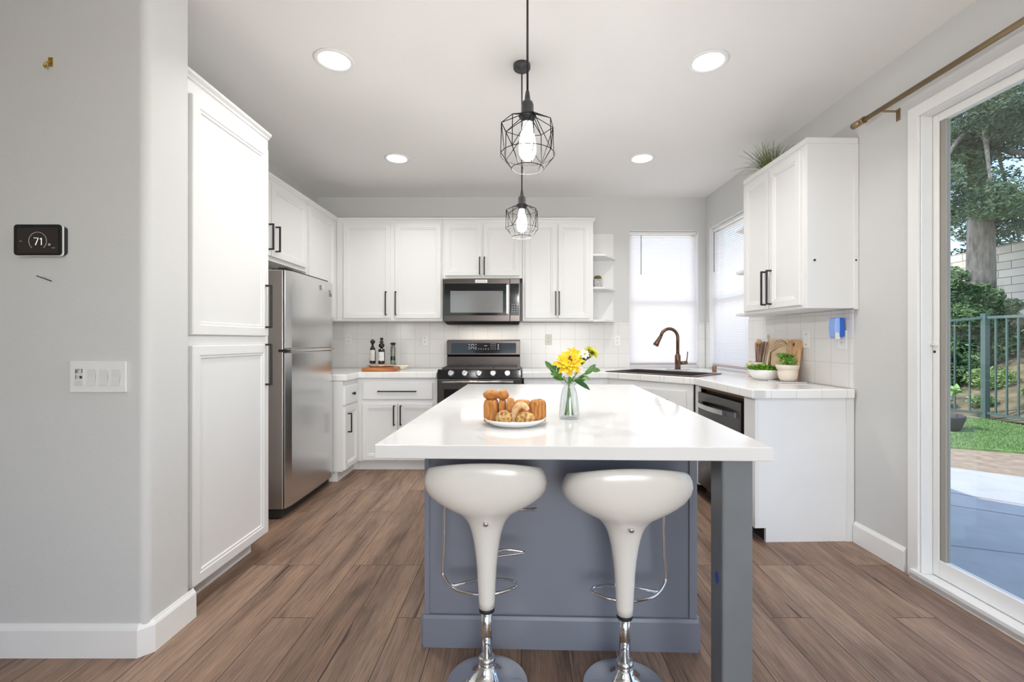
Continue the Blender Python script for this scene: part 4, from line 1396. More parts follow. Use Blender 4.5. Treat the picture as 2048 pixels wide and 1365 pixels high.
t = thing('air_freshener', 'blue and white plug-in air freshener on the tiled side wall', 'air freshener', rw(-0.05, 2.815, 1.3), RA)
b = MB(RW)
L = []
for z, e in ((1.232, 0.012), (1.245, 0.004), (1.30, 0.0), (1.355, 0.004), (1.362, 0.012)):
    L.append([(-0.080 + e, 2.787, z), (-0.080 + e, 2.843, z), (-0.050, 2.852 - e / 2, z), (-0.050, 2.778 + e / 2, z)])
b.loops(L, True, True, False)
b.build('front_shell', mat('freshener_blue', lin(150, 185, 250), 0.25, noise_amt=0.0), t, 0.008, 3)
MB(RW).box(-0.049, -0.0185, 2.782, 2.848, 1.24, 1.36).build('back_shell', mat('freshener_deep_blue', lin(30, 105, 215), 0.25), t, 0.008, 3)
b = MB(RW)
b.extrude([(-0.082, 2.776, 1.226), (-0.052, 2.776, 1.226), (-0.060, 2.776, 1.268), (-0.082, 2.776, 1.268)], (0, 0.006, 0))
b.build('white_cover', M_WPLAST, t, 0.002)

# ------------------------------------------------------------------ plate of bread and vase
PYc = 1.635
PXc = (1030 - 1043) / (900 / PYc)
t_ = MB().lathe([(0.075, 0.0), (0.092, 0.006), (0.108, 0.018), (0.113, 0.024), (0.111, 0.026), (0.104, 0.021), (0.085, 0.011), (0.0, 0.010)], (PXc, PYc, WT), 40, 1.0, 0.92).build('serving_plate', mat('white_ceramic', (0.85, 0.84, 0.82), 0.15))
tag(t_, 'round white plate holding bread on the island worktop', 'plate')


def bread_mat(name, c0, c1, st):
    return mat(name, lin(*c0), 0.7, noise_amt=0.01, noise_scale=2.2, col2=lin(*c1), stretch=st, bump=0.35, bump_scale=60)


M_CRUSTV = bread_mat('crust_striped', (146, 84, 34), (208, 144, 76), (70, 70, 8))
M_CRUST = bread_mat('crust_golden', (162, 98, 42), (212, 150, 80), (14, 14, 14))
M_SEED = bread_mat('crust_seeded', (140, 88, 38), (224, 186, 120), (45, 45, 45))
M_PALE = bread_mat('crust_floured', (206, 160, 105), (232, 206, 164), (20, 20, 20))
KP = 900 / PYc
z0p = WT + 0.0105


def px(u, y): return (u - 1043) * y / 900
def pz_(v, y): return CH - (v - 681) * y / 900


def loaf(name, label, u0, u1, v0, v1, y, dy, m, seed, tilt=0.0, amp=0.05, sq=0.34, base=None, cat='bread'):
    """squarish loaf standing up: superellipse column with a rounded crown"""
    x0, x1 = px(u0, y), px(u1, y)
    zt = pz_(v0, y)
    zb = base if base is not None else max(z0p, pz_(v1, y))
    cx, rx = (x0 + x1) / 2, (x1 - x0) / 2
    L = []
    n_ = 24
    H = zt - zb
    for k, (f, r) in enumerate(((0, 0.90), (0.03, 0.98), (0.15, 1.0), (0.35, 1.0), (0.55, 1.0), (0.72, 0.99), (0.84, 0.95), (0.92, 0.84), (0.97, 0.62), (1.0, 0.25))):
        l = []
        for i in range(n_):
            th = 2 * PI * i / n_
            c_, s_ = math.cos(th), math.sin(th)
            nn = 1 + amp * noise.noise(Vector((c_ * 1.5 + seed, s_ * 1.5, f * 3)))
            l.append((cx + math.copysign(abs(c_) ** sq, c_) * rx * r * nn + tilt * f * H, y + math.copysign(abs(s_) ** sq, s_) * dy * r * nn, zb + f * H * (1 + (0.0 if f < 0.9 else 0.03 * noise.noise(Vector((c_, s_, seed)))))))
        L.append(l)
    o = MB().loops(L).build(name, m)
    return tag(o, label, cat, 'breads on the white plate')


loaf('bread_loaf', 'tall upright bread loaf with floured top at the plate rim, widest brown block', 968, 996.5, 797, 845, 1.655, 0.030, M_CRUSTV, 1)
loaf('bread_loaf', 'slim upright loaf squeezed between the wide loaf and the central stick', 997, 1012.5, 799, 843, 1.66, 0.026, M_CRUSTV, 2)
loaf('bread_stick', 'upright thin bread stick in the middle of the plate', 1013, 1029, 796, 835, 1.635, 0.016, M_CRUST, 3, 0.0)
loaf('bread_loaf', 'tall upright loaf on the flower vase side of the plate', 1060, 1092, 799, 846, 1.665, 0.030, M_CRUSTV, 4, sq=0.5)
loaf('bread_loaf', 'long golden loaf at the rear of the plate behind the seeded rolls', 1028, 1063, 800, 838, 1.69, 0.026, M_CRUST, 5)


def roll(name, label, u, v, y, rad, m, seed, rot=0.0, zbase=None, amp=0.14):
    zc = (zbase if zbase is not None else z0p) + rad[2] * 0.86
    o = MB().blob((px(u, y), y, zc), rad, seed, amp, 2.2, 24, 14, rot, 0.86).build(name, m)
    return tag(o, label, 'bread', 'breads on the white plate')


roll('bread_roll', 'plump oval roll lying on top of the tall floured loaf', 983, 790, 1.655, (0.031, 0.026, 0.0185), M_CRUST, 11, 0.1, pz_(797, 1.655) - 0.003, 0.1)
roll('bread_roll', 'round roll on top of the slim loaf beside the stick', 1006, 786, 1.665, (0.023, 0.022, 0.0195), M_CRUST, 12, 0.1, pz_(799, 1.66) - 0.002)
roll('bread_roll', 'seeded round roll at the plate front nearest the pale slice', 1008, 838, 1.575, (0.029, 0.026, 0.027), M_SEED, 13, 0.3)
roll('bread_roll', 'dark seeded roll at the plate front on the vase side', 1051, 838, 1.575, (0.034, 0.026, 0.024), M_SEED, 14, -0.15)
# curved pale slice
b = MB()
ys = 1.605
pts = [(px(1027, ys), ys, z0p + 0.006), (px(1028, ys), ys, z0p + 0.03), (px(1032, ys), ys, z0p + 0.052), (px(1040, ys), ys, z0p + 0.064), (px(1049, ys), ys, z0p + 0.060), (px(1055, ys), ys, z0p + 0.046)]
b.tube(smooth_path(pts, 4), [0.009 + 0.004 * math.sin(PI * min(1, k / 20)) for k in range(21)], 12)
o = b.build('bread_slice', M_PALE)
tag(o, 'pale curved bread slice arching over the seeded rolls', 'bread', 'breads on the white plate')

# vase
VX, VY = 0.186, 1.755
t = thing('glass_vase', 'clear glass bottle vase holding flowers on the island worktop', 'vase', (VX, VY, WT))
pro = [(0.036, 0.0005), (0.040, 0.006), (0.0405, 0.02), (0.038, 0.05), (0.034, 0.085), (0.028, 0.112), (0.0225, 0.124), (0.0225, 0.130), (0.034, 0.146)]
pin = [(0.0325, 0.1455), (0.0207, 0.130), (0.0207, 0.124), (0.026, 0.112), (0.032, 0.085), (0.036, 0.05), (0.0382, 0.02), (0.0365, 0.010), (0.0, 0.0095)]
MB().lathe(pro + pin, (VX, VY, WT), 40).build('glass_body', M_VGLASS, t)
M_STEM = mat('flower_stem_green', lin(96, 140, 70), 0.5, noise_amt=0.2, noise_scale=40)
M_LEAF = mat('cut_leaf_green', lin(74, 118, 48), 0.45, noise_amt=0.35, noise_scale=30)
M_LEAFD = mat('dark_leaf_green', lin(44, 88, 32), 0.4, noise_amt=0.3, noise_scale=30)
M_YEL = mat('yellow_petal', lin(226, 190, 16), 0.55, noise_amt=0.12, noise_scale=50)
M_YELG = mat('yellow_green_petal', lin(190, 190, 40), 0.55, noise_amt=0.2, noise_scale=50)
M_WPET = mat('white_petal', lin(240, 236, 232), 0.6)
M_BROWN = mat('flower_centre_brown', lin(120, 72, 30), 0.7)
M_CALYX = mat('dark_calyx', lin(52, 56, 36), 0.6)


def leaf(b, base, dirv, ln, wd, bend=0.0, up=(0, 0, 1), n_=6):
    base, dirv = Vector(base), Vector(dirv).normalized()
    side = dirv.cross(Vector(up))
    if side.length < 1e-3: side = Vector((1, 0, 0))
    side.normalize()
    nr = side.cross(dirv)
    vs, fs = [], []
    for k in range(n_ + 1):
        f = k / n_
        w_ = wd * math.sin(PI * min(1.0, f * 0.92 + 0.06)) ** 0.8
        c = base + dirv * ln * f + nr * bend * ln * f * f
        vs += [c - side * w_ + nr * w_ * 0.25, c, c + side * w_ + nr * w_ * 0.25]
    for k in range(n_):
        a = k * 3
        fs += [[a, a + 1, a + 4, a + 3], [a + 1, a + 2, a + 5, a + 4]]
    b.add(vs, fs, True)


def vp(u, v, dy=0.0):
    y = VY + dy
    return Vector((px(u, y), y, pz_(v, y)))


rnd = random.Random(4)


def bloom(b, c, ax, petals, ln, wd, layers=2, cup=0.5):
    ax = Vector(ax).normalized()
    u_ = ax.orthogonal().normalized()
    v_ = ax.cross(u_)
    for l_ in range(layers):
        for k in range(petals):
            a = 2 * PI * (k + 0.5 * l_) / petals + rnd.uniform(-.1, .1)
            d = (u_ * math.cos(a) + v_ * math.sin(a)) + ax * (cup * (l_ + 0.4))
            leaf(b, Vector(c) + d.normalized() * ln * 0.08, d, ln * (1 - 0.15 * l_) * rnd.uniform(.9, 1.1), wd, -0.25, ax, 4)


def flower(label, head, ax, kind, foot, mid=None):
    t = thing('cut_flower', label, 'flower', (VX + foot[0], VY + foot[1], WT + 0.014), 0, 'flowers in the glass vase')
    f0 = Vector((VX + foot[0], VY + foot[1], WT + 0.014))
    m = Vector((VX + foot[0] * -0.12, VY + foot[1] * -0.12, WT + 0.13)) if mid is None else Vector(mid)
    h = Vector(head)
    MB().tube(smooth_path([f0, f0.lerp(m, 0.55), m, m.lerp(h, 0.55) + Vector((0, 0, 0.004)), h], 4), 0.0024, 7).build('stem', M_STEM, t)
    return t, h, m


t, h, m_ = flower('big yellow lily with brown centre in the glass vase', vp(1137, 724, -0.02), (-0.1, -0.8, 0.5), 0, (0.010, -0.006))
b = MB(); bloom(b, h + Vector((0, -0.008, -0.004)), (-0.1, -0.75, 0.5), 8, 0.056, 0.011, 4, 0.28); b.build('petals', M_YEL, t)
b = MB()
for k in range(14):
    a = rnd.uniform(0, 2 * PI); r = rnd.uniform(0, .012)
    p = h + Vector((r * math.cos(a), -0.030 + rnd.uniform(-.004, .004), 0.012 + r * math.sin(a)))
    b.blob(p, (0.003, 0.003, 0.003), k, 0, 1, 8, 6)
b.build('centre', M_BROWN, t)
t, h, m_ = flower('second yellow lily tucked behind the big yellow one', vp(1150, 714, 0.02), (0.4, -0.5, 0.7), 0, (-0.008, 0.010))
b = MB(); bloom(b, h, (0.45, -0.5, 0.6), 7, 0.046, 0.013, 2, 0.4); b.build('petals', M_YEL, t)
t, h, m_ = flower('yellow green flower reaching out highest on a dark stalk', vp(1181, 706, 0.01), (0.3, -0.3, 0.9), 0, (-0.016, 0.003))
b = MB(); bloom(b, h, (0.35, -0.45, 0.8), 8, 0.032, 0.010, 3, 0.6)
bloom(b, h + Vector((-0.03, 0.0, -0.004)), (-0.5, -0.4, 0.7), 6, 0.022, 0.008, 2, 0.6)
b.build('petals', M_YELG, t)
b = MB(); b.tube([h - Vector((0.045, 0, 0.05)), h - Vector((0.02, 0, 0.022)), h - Vector((0.0, 0, 0.004)), h + Vector((0.012, 0, 0.002))], [0.004, 0.009, 0.013, 0.009], 10)
b.build('calyx', M_CALYX, t)
for i, (u, v, dy, sz, ft) in enumerate(((1169, 709, -0.012, 0.02, (-0.004, -0.014)), (1156, 738, -0.02, 0.02, (0.016, 0.004)), (1141, 748, -0.022, 0.017, (0.004, 0.016)))):
    lab = ('small white flower beside the yellow green bloom', 'white flower below the big yellow lily on the window side', 'small white flower low in the bunch above the vase mouth')[i]
    t, h, m_ = flower(lab, vp(u, v, dy), (0, -0.8, 0.4), 0, ft)
    b = MB(); bloom(b, h, (0.1, -0.8, 0.5), 7, sz, 0.006, 2, 0.4); b.build('petals', M_WPET, t)
    MB().blob(h + Vector((0, -0.004, 0.002)), (0.004, 0.004, 0.004), 3, 0, 1, 10, 6).build('centre', M_YELG, t)
# leafy sprigs
for i, (lab, tip, ft, n_, m_l) in enumerate((
        ('leafy sprig drooping towards the bread plate', vp(1106, 741, -0.015), (0.014, -0.012), 9, M_LEAF),
        ('leafy sprig bending up under the yellow green flower', vp(1182, 740, -0.01), (-0.014, -0.010), 6, M_LEAF),
        ('single long dark leaf hanging over the vase rim', vp(1158, 766, -0.02), (-0.012, 0.008), 0, M_LEAFD))):
    t, h, m_ = flower(lab, tip if n_ else Vector((VX + 0.018, VY - 0.012, WT + 0.150)), (0, 0, 1), 0, ft)
    b = MB()
    if n_:
        for k in range(n_):
            f = 0.25 + 0.75 * k / (n_ - 1)
            p = m_.lerp(h, f)
            dx = (h - m_).normalized()
            d = dx * 0.7 + Vector((rnd.uniform(-.5, .5), rnd.uniform(-.8, .2), rnd.uniform(-.5, .5)))
            leaf(b, p, d, rnd.uniform(0.032, 0.05), 0.010, -0.2, (rnd.uniform(-.4, .4), -1, rnd.uniform(0, .8)))
    else:
        leaf(b, h, (0.8, -0.1, -0.28), 0.07, 0.012, -0.35, (0, -0.75, 0.65), n_=8)
    b.build('leaves', m_l, t)

# ------------------------------------------------------------------ rear counter: board, bottles, dish
BXc0, BXc1 = -1.503, -1.203
M_BOARD = wood_mat('board_wood', lin(150, 84, 44), lin(196, 128, 74), (4, 40, 40))
o = MB().extrude([(BXc0, 4.225, CZ1 + 0.0005), (BXc1 + 0.01, 4.225, CZ1 + 0.0005), (BXc1, 4.46, CZ1 + 0.0005), (BXc0 + 0.02, 4.46, CZ1 + 0.0005)], (0, 0, 0.036)).build('wooden_tray', M_BOARD, None, 0.006)
tag(o, 'thick brown wooden tray on the tiled counter under two bottles', 'tray')
M_BARK = mat('rustic_slab', lin(150, 118, 92), 0.8, noise_amt=0.01, noise_scale=14, col2=lin(226, 200, 172), bump=0.5, bump_scale=40)
b = MB()
b.blob((-1.37, 4.37, CZ1 + 0.0375 + 0.013), (0.125, 0.085, 0.015), 5, 0.25, 3, 30, 8, 0, 0.86)
o = b.build('rustic_board', M_BARK)
tag(o, 'pale rustic wood slice lying on the brown tray', 'board')
M_OLIVE = mat('dark_green_bottle', (0.012, 0.016, 0.010), 0.08, coat=0.4)
M_LBL = mat('bottle_paper_label', (0.62, 0.63, 0.58), 0.6, noise_amt=0.15, noise_scale=30)
M_LBL2 = mat('bottle_white_label', (0.75, 0.77, 0.77), 0.6, noise_amt=0.08, noise_scale=40)
BZb = CZ1 + 0.0665


def bottle(label, x, y, z, prof, stop, lbl, m, lm):
    t = thing('oil_bottle', label, 'bottle', (x, y, z), 0, 'oil bottles by the range')
    MB().lathe(prof, (x, y, z), 28).build('glass_body', m, t)
    MB().lathe(stop, (x, y, z), 18).build('stopper', M_BLACK, t)
    if lbl:
        r, z0, z1 = lbl
        L = [[(x + r * math.sin(a), y - r * math.cos(a), z + zz) for a in [R(-62) + R(124) * k / 12 for k in range(13)]] for zz in (z0, z1)]
        vs = L[0] + L[1]
        MB().add(vs, [[k, k + 1, 14 + k, 13 + k] for k in range(12)], True).build('paper_label', lm, t)
    return t


bottle('dark bottle with tilted pointed stopper on the tray, olive label', -1.447, 4.375, BZb, [(0.024, 0), (0.029, 0.004), (0.030, 0.02), (0.030, 0.11), (0.026, 0.145), (0.014, 0.168), (0.010, 0.176), (0.010, 0.19)],
       [(0.012, 0.188), (0.014, 0.196), (0.025, 0.212), (0.022, 0.222), (0.010, 0.234), (0.002, 0.238)], (0.0304, 0.03, 0.135), M_OLIVE, M_LBL)
bottle('dark square-shouldered bottle with white label and tall black pourer on the tray', -1.36, 4.375, BZb, [(0.027, 0), (0.032, 0.004), (0.032, 0.02), (0.032, 0.125), (0.029, 0.14), (0.012, 0.15), (0.011, 0.158)],
       [(0.013, 0.156), (0.026, 0.162), (0.027, 0.19), (0.016, 0.196), (0.010, 0.203), (0.024, 0.21), (0.012, 0.222), (0.008, 0.228), (0.017, 0.236), (0.014, 0.25), (0.004, 0.255)], (0.0324, 0.03, 0.115), M_OLIVE, M_LBL2)
bottle('slim grey green glass bottle with black cap behind the white dish', -1.33, 4.66, CZ1, [(0.03, 0), (0.032, 0.01), (0.026, 0.1), (0.024, 0.13), (0.026, 0.20), (0.022, 0.235), (0.016, 0.25)],
       [(0.020, 0.248), (0.030, 0.254), (0.026, 0.268), (0.006, 0.272)], (0.0268, 0.06, 0.13), mat('grey_green_glass', lin(120, 130, 110), 0.1, coat=0.4), M_OLIVE)
b = MB()
b.lathe([(0.02, 0.0005), (0.045, 0.006), (0.075, 0.03), (0.082, 0.042), (0.078, 0.042), (0.045, 0.018), (0.0, 0.012)], (-1.225, 4.56, CZ1), 32, 1.0, 0.62)
o = b.build('oval_dish', mat('cream_dish', lin(238, 232, 214), 0.25))
tag(o, 'small cream oval dish on the counter beside the wooden tray', 'dish')

# cactus on the open shelf
cx_, cy_, cz_ = (1195.5 - 1043) / (900 / 4.68), 4.68, 1.735 + 0.0195
t = thing('potted_cactus', 'tiny green cactus in a grey square pot on the open shelf', 'potted plant', (cx_, cy_, cz_))
MB().box(cx_ - 0.042, cx_ + 0.042, cy_ - 0.042, cy_ + 0.042, cz_ + 0.0005, cz_ + 0.10).build('pot', mat('grey_concrete_pot', lin(176, 174, 174), 0.8, noise_amt=0.25, noise_scale=60), t, 0.004)
b = MB()
L = []
for z, r in ((0.098, 0.026), (0.108, 0.034), (0.122, 0.034), (0.134, 0.024), (0.139, 0.008)):
    L.append([(cx_ + r * (1 + 0.14 * math.cos(10 * a)) * math.cos(a), cy_ + r * (1 + 0.14 * math.cos(10 * a)) * math.sin(a), cz_ + z) for a in [2 * PI * k / 60 for k in range(60)]])
b.loops(L)
b.build('cactus_body', mat('cactus_green', lin(84, 92, 30), 0.6, noise_amt=0.4, noise_scale=60), t)

# ------------------------------------------------------------------ corner counter: plants, utensils, boards
M_WCER = mat('white_matte_ceramic', (0.82, 0.82, 0.81), 0.3)
M_CREAM = mat('cream_ceramic', lin(222, 210, 196), 0.4)
M_SOIL = mat('potting_soil', lin(60, 48, 38), 0.9, noise_amt=0.4, noise_scale=80)
M_PLANT = mat('bright_plant_green', lin(120, 176, 56), 0.45, noise_amt=0.4, noise_scale=40)
M_SUCC = mat('succulent_green', lin(120, 164, 72), 0.45, noise_amt=0.45, noise_scale=25)
bx, by = 1.815, 3.36
t = thing('potted_plant', 'leafy green plant in a wide white bowl on the tiled counter', 'potted plant', (bx, by, CZ1))
MB().lathe([(0.055, 0.001), (0.062, 0.004), (0.085, 0.02), (0.105, 0.045), (0.114, 0.072), (0.112, 0.078), (0.108, 0.074), (0.098, 0.05), (0.0, 0.045)], (bx, by, CZ1), 40).build('bowl', M_WCER, t)
MB().lathe([(0.001, 0.066), (0.06, 0.064), (0.1, 0.058), (0.1, 0.052)], (bx, by, CZ1), 28).build('soil', M_SOIL, t)
rnd = random.Random(9)
b = MB()
for k in range(230):
    a, r = rnd.uniform(0, 2 * PI), 0.09 * math.sqrt(rnd.random())
    p = (bx + r * math.cos(a), by + r * math.sin(a), CZ1 + 0.062)
    if p[0] > 1.865:
        continue
    leaf(b, p, (math.cos(a) * (0.3 + r * 6) + rnd.uniform(-.3, .3), math.sin(a) * (.3 + r * 6) + rnd.uniform(-.3, .3), rnd.uniform(0.9, 2.2)), rnd.uniform(0.04, 0.075), rnd.uniform(0.007, 0.012), -0.5, n_=4)
b.build('leaves', M_PLANT, t)
o = MB().box(1.765, 1.945, 3.06, 3.225, CZ1 + 0.0008, CZ1 + 0.009).build('small_tray', mat('silver_tray', (0.75, 0.75, 0.78), 0.2, 0.6), None, 0.002)
tag(o, 'thin silvery tray under the cream succulent pot', 'tray')
qx, qy, qz = 1.862, 3.15, CZ1 + 0.0095
t = thing('potted_plant', 'spiky succulent in a cream round pot on a thin tray', 'potted plant', (qx, qy, qz))
MB().lathe([(0.035, 0.0005), (0.042, 0.002), (0.056, 0.02), (0.062, 0.05), (0.060, 0.076), (0.0605, 0.079), (0.066, 0.081), (0.076, 0.112), (0.073, 0.115), (0.060, 0.085), (0.0, 0.08)], (qx, qy, qz), 36).build('pot', M_CREAM, t)
MB().lathe([(0.001, 0.1), (0.062, 0.096), (0.064, 0.09)], (qx, qy, qz), 28).build('soil', mat('pale_gravel', lin(190, 176, 156), 0.9, noise_amt=0.3, noise_scale=90), t)
b = MB()
for (ox_, oy_, h_, n_, s_) in ((0, 0.0, 0.02, 40, 0.075), (-0.03, 0.02, 0.06, 24, 0.055), (0.025, 0.01, 0.055, 24, 0.055), (-0.005, -0.035, 0.012, 22, 0.05), (-0.04, -0.02, 0.02, 18, 0.05), (0.035, -0.02, 0.02, 18, 0.05)):
    for k in range(n_):
        a = k * 2.4
        e = 0.25 + 1.1 * k / n_
        if qx + ox_ + s_ * math.cos(a) > 1.925:
            continue
        leaf(b, (qx + ox_, qy + oy_, qz + 0.096 + h_), (math.cos(a), math.sin(a), e), s_ * (1.05 - 0.3 * k / n_), 0.008, 0.25, n_=4)
for (ox_, oy_, h_) in ((0, 0, 0.028), (-0.03, 0.02, 0.05), (0.025, 0.01, 0.05)):
    b.cyl((qx + ox_ * 0.6, qy + oy_ * 0.6, qz + 0.09), (qx + ox_, qy + oy_, qz + 0.1 + h_), 0.004, n=6)
b.build('leaves', M_SUCC, t)

# utensil jar
jx, jy = 1.915, 3.635
t = thing('utensil_jar', 'pale jar holding wooden utensils behind the white planter bowl', 'jar', (jx, jy, CZ1))
MB().lathe([(0.044, 0.001), (0.048, 0.004), (0.05, 0.10), (0.051, 0.12), (0.0475, 0.12), (0.046, 0.10), (0.044, 0.012), (0.0, 0.010)], (jx, jy, CZ1), 30).build('jar_body', M_CREAM, t)
M_UTD = wood_mat('utensil_dark_wood', lin(110, 84, 68), lin(168, 134, 112), (60, 60, 8))
M_UTL = wood_mat('utensil_pale_wood', lin(206, 178, 142), lin(232, 210, 178), (40, 40, 6))
uts = [(1509, 688, 'dark'), (1515, 690, 'dark'), (1521, 688, 'dark'), (1526, 685, 'dark'), (1532, 686, 'dark')]
labs = ['brown striped wooden utensil standing at the blind side of the jar', 'brown striped wooden utensil, second from the blind in the jar', 'brown striped wooden utensil in the middle of the jar', 'brown striped wooden utensil beside the heart-holed spoon', 'brown striped wooden utensil touching the pale board']
for i, (u, v, kd) in enumerate(uts):
    y = jy + (0.02, 0.008, -0.004, 0.012, -0.012)[i]
    top = Vector((px(u + 3, y), y, pz_(v - 2, y)))
    bot = Vector((jx + (top.x - jx) * 0.22, y, CZ1 + 0.014))
    b = MB()
    b.tube([bot, bot.lerp(top, 0.5), bot.lerp(top, 0.8), bot.lerp(top, 0.97), top], [0.0055, 0.0065, 0.009, 0.009, 0.005], 10)
    o = b.build('wooden_utensil', M_UTD)
    tag(o, labs[i], 'utensil', 'utensils in the jar')


def spoon(label, u, v, y, hr, ring):
    top = Vector((px(u, y), y, pz_(v, y)))
    bot = Vector((jx + (top.x - jx) * 0.3, y, CZ1 + 0.014))
    t = thing('wooden_spoon', label, 'spoon', bot, 0, 'utensils in the jar')
    d = (top - bot).normalized()
    MB().tube([bot, top - d * hr[1] * 0.9], [0.005, 0.005], 8).build('handle', M_UTL, t)
    b = MB()
    b.blob(top, (hr[0], 0.006, hr[1]), 1, 0.0, 1, 22, 12)
    b.build('spoon_head', M_UTL, t)
    if ring:
        MB().tube([(top.x + 0.009 * math.cos(a), y - 0.007, top.z + 0.009 * math.sin(a)) for a in [2 * PI * k / 14 for k in range(14)]], 0.0018, 6, True).build('carved_ring', M_UTD, t)


spoon('tallest pale spoon with a ring mark, standing in the utensil jar', 1539, 674, jy - 0.018, (0.020, 0.025), True)
spoon('broad pale spoon at the rear of the utensil jar', 1518, 687, jy + 0.03, (0.032, 0.036), False)
# whisk resting across the jar
y = 3.30
t = thing('balloon_whisk', 'wire whisk with bronze handle leaning over the counter plants', 'whisk', (px(1536, y), y, CZ1))
h0, h1 = Vector((px(1537, y), y, CZ1 + 0.062)), Vector((px(1541, y), y, pz_(706, y)))
MB().tube([h0, h0.lerp(h1, .5), h1], [0.006, 0.0085, 0.006], 10).build('handle', mat('whisk_handle', lin(104, 92, 66), 0.35, 0.6), t)
b = MB()
e = Vector((px(1568, y), y, pz_(690, y)))
ax = (e - h1).normalized()
sd_ = [Vector((0, 1, 0)), ax.cross(Vector((0, 1, 0))).normalized()]
Lw = 0.135
for k in range(4):
    a = PI * k / 4 + 0.3
    d = sd_[0] * math.cos(a) + sd_[1] * math.sin(a)
    pts = []
    for q_ in range(25):
        tt = 2 * PI * q_ / 24
        f = 0.5 - 0.5 * math.cos(tt)
        pts.append(h1 + ax * Lw * f + d * 0.030 * math.sin(tt) * (0.35 + 0.65 * f) * 1.25 + Vector((0, 0, 0.03 * math.sin(PI * f))))
    b.tube(pts, 0.0011, 5)
b.build('wires', mat('whisk_wire', lin(130, 118, 100), 0.25, 0.9), t)
# a small bud vase
vx, vy = px(1500, 3.66), 3.66
t = thing('bud_vase', 'tiny pinkish bud vase with dried cream blossoms near the blind', 'vase', (vx, vy, CZ1))
MB().lathe([(0.016, 0.001), (0.019, 0.004), (0.020, 0.05), (0.013, 0.065), (0.014, 0.07), (0.0, 0.066)], (vx, vy, CZ1), 20).build('vase_body', mat('pink_ceramic', lin(226, 204, 196), 0.4), t)
b = MB()
rnd = random.Random(3)
for k in range(5):
    c = Vector((vx + rnd.uniform(-.025, .02), vy + rnd.uniform(-.02, .02), CZ1 + rnd.uniform(0.085, 0.115)))
    bloom(b, c, (rnd.uniform(-1, 1), -1, 0.6), 6, 0.018, 0.006, 2, 0.5)
b.build('blossoms', mat('dried_cream_petal', lin(226, 214, 176), 0.7), t)
b = MB()
for k in range(4):
    b.cyl((vx, vy, CZ1 + 0.05), (vx + rnd.uniform(-.02, .02), vy + rnd.uniform(-.015, .015), CZ1 + 0.1), 0.0012, n=5)
b.build('stems', M_CALYX, t)

# cutting boards against the side wall (frame RW)
M_CB1 = wood_mat('pale_board_wood', lin(216, 182, 144), lin(232, 206, 172), (60, 5, 4))
M_CB2 = wood_mat('warm_board_wood', lin(196, 146, 98), lin(222, 178, 130), (60, 40, 3))


def leaning_board(label, y0, y1, h, th, x_base, m, hole, rad):
    ang = math.asin(min(0.9, (abs(x_base) - 0.011) / h))
    t = thing('cutting_board', label, 'cutting board', rw(x_base, (y0 + y1) / 2, CZ1), RA, 'boards leaning on the tiles')
    dirv = Vector((math.sin(ang), 0, math.cos(ang)))
    nrm = Vector((-math.cos(ang), 0, math.sin(ang)))
    w_ = y1 - y0
    out = []
    for cy, cz, a0 in ((w_ - rad, h - rad, 0), (rad, h - rad, 90)):
        out += [(cy + rad * math.cos(R(a0 + 15 * k)), cz + rad * math.sin(R(a0 + 15 * k))) for k in range(7)]
    out += [(0.0, 0.0), (w_, 0.0)]
    o0 = Vector((x_base - 0.0, y0, CZ1 + 0.001 + 0.0))
    b = MB(RW)
    b.extrude([o0 + Vector((0, a, 0)) + dirv * c for a, c in out], nrm * th)
    o = b.build('board', m, t, 0.003)
    if hole:
        c = o0 + Vector((0, w_ * 0.5, 0)) + dirv * (h - 0.035) + nrm * (th + 0.0006)
        b = MB(RW)
        b.loops([[c + Vector((0, 0.013 * math.cos(a), 0)) + dirv * 0.013 * math.sin(a) + nrm * d for a in [2 * PI * k / 18 for k in range(18)]] for d in (0, 0.0006)], True, True, False)
        b.build('hanging_hole', mat('hole_brown', lin(110, 76, 50), 0.8), t)
        b = MB(RW)
        for f in (0.22, 0.78):
            c0 = o0 + Vector((0, w_ * f, 0)) + dirv * 0.02 + nrm * (th + 0.0004)
            b.tube([c0, c0 + dirv * (h - 0.10)], 0.0015, 5)
        b.build('juice_groove', mat('groove_brown', lin(160, 114, 74), 0.7), t)


leaning_board('large pale square cutting board leaning on the tiles behind the whisk', 3.34, 3.575, 0.30, 0.016, -0.055, M_CB1, False, 0.02)
leaning_board('warm brown cutting board with hanging hole behind the succulent pot', 3.185, 3.335, 0.298, 0.018, -0.055, M_CB2, True, 0.04)

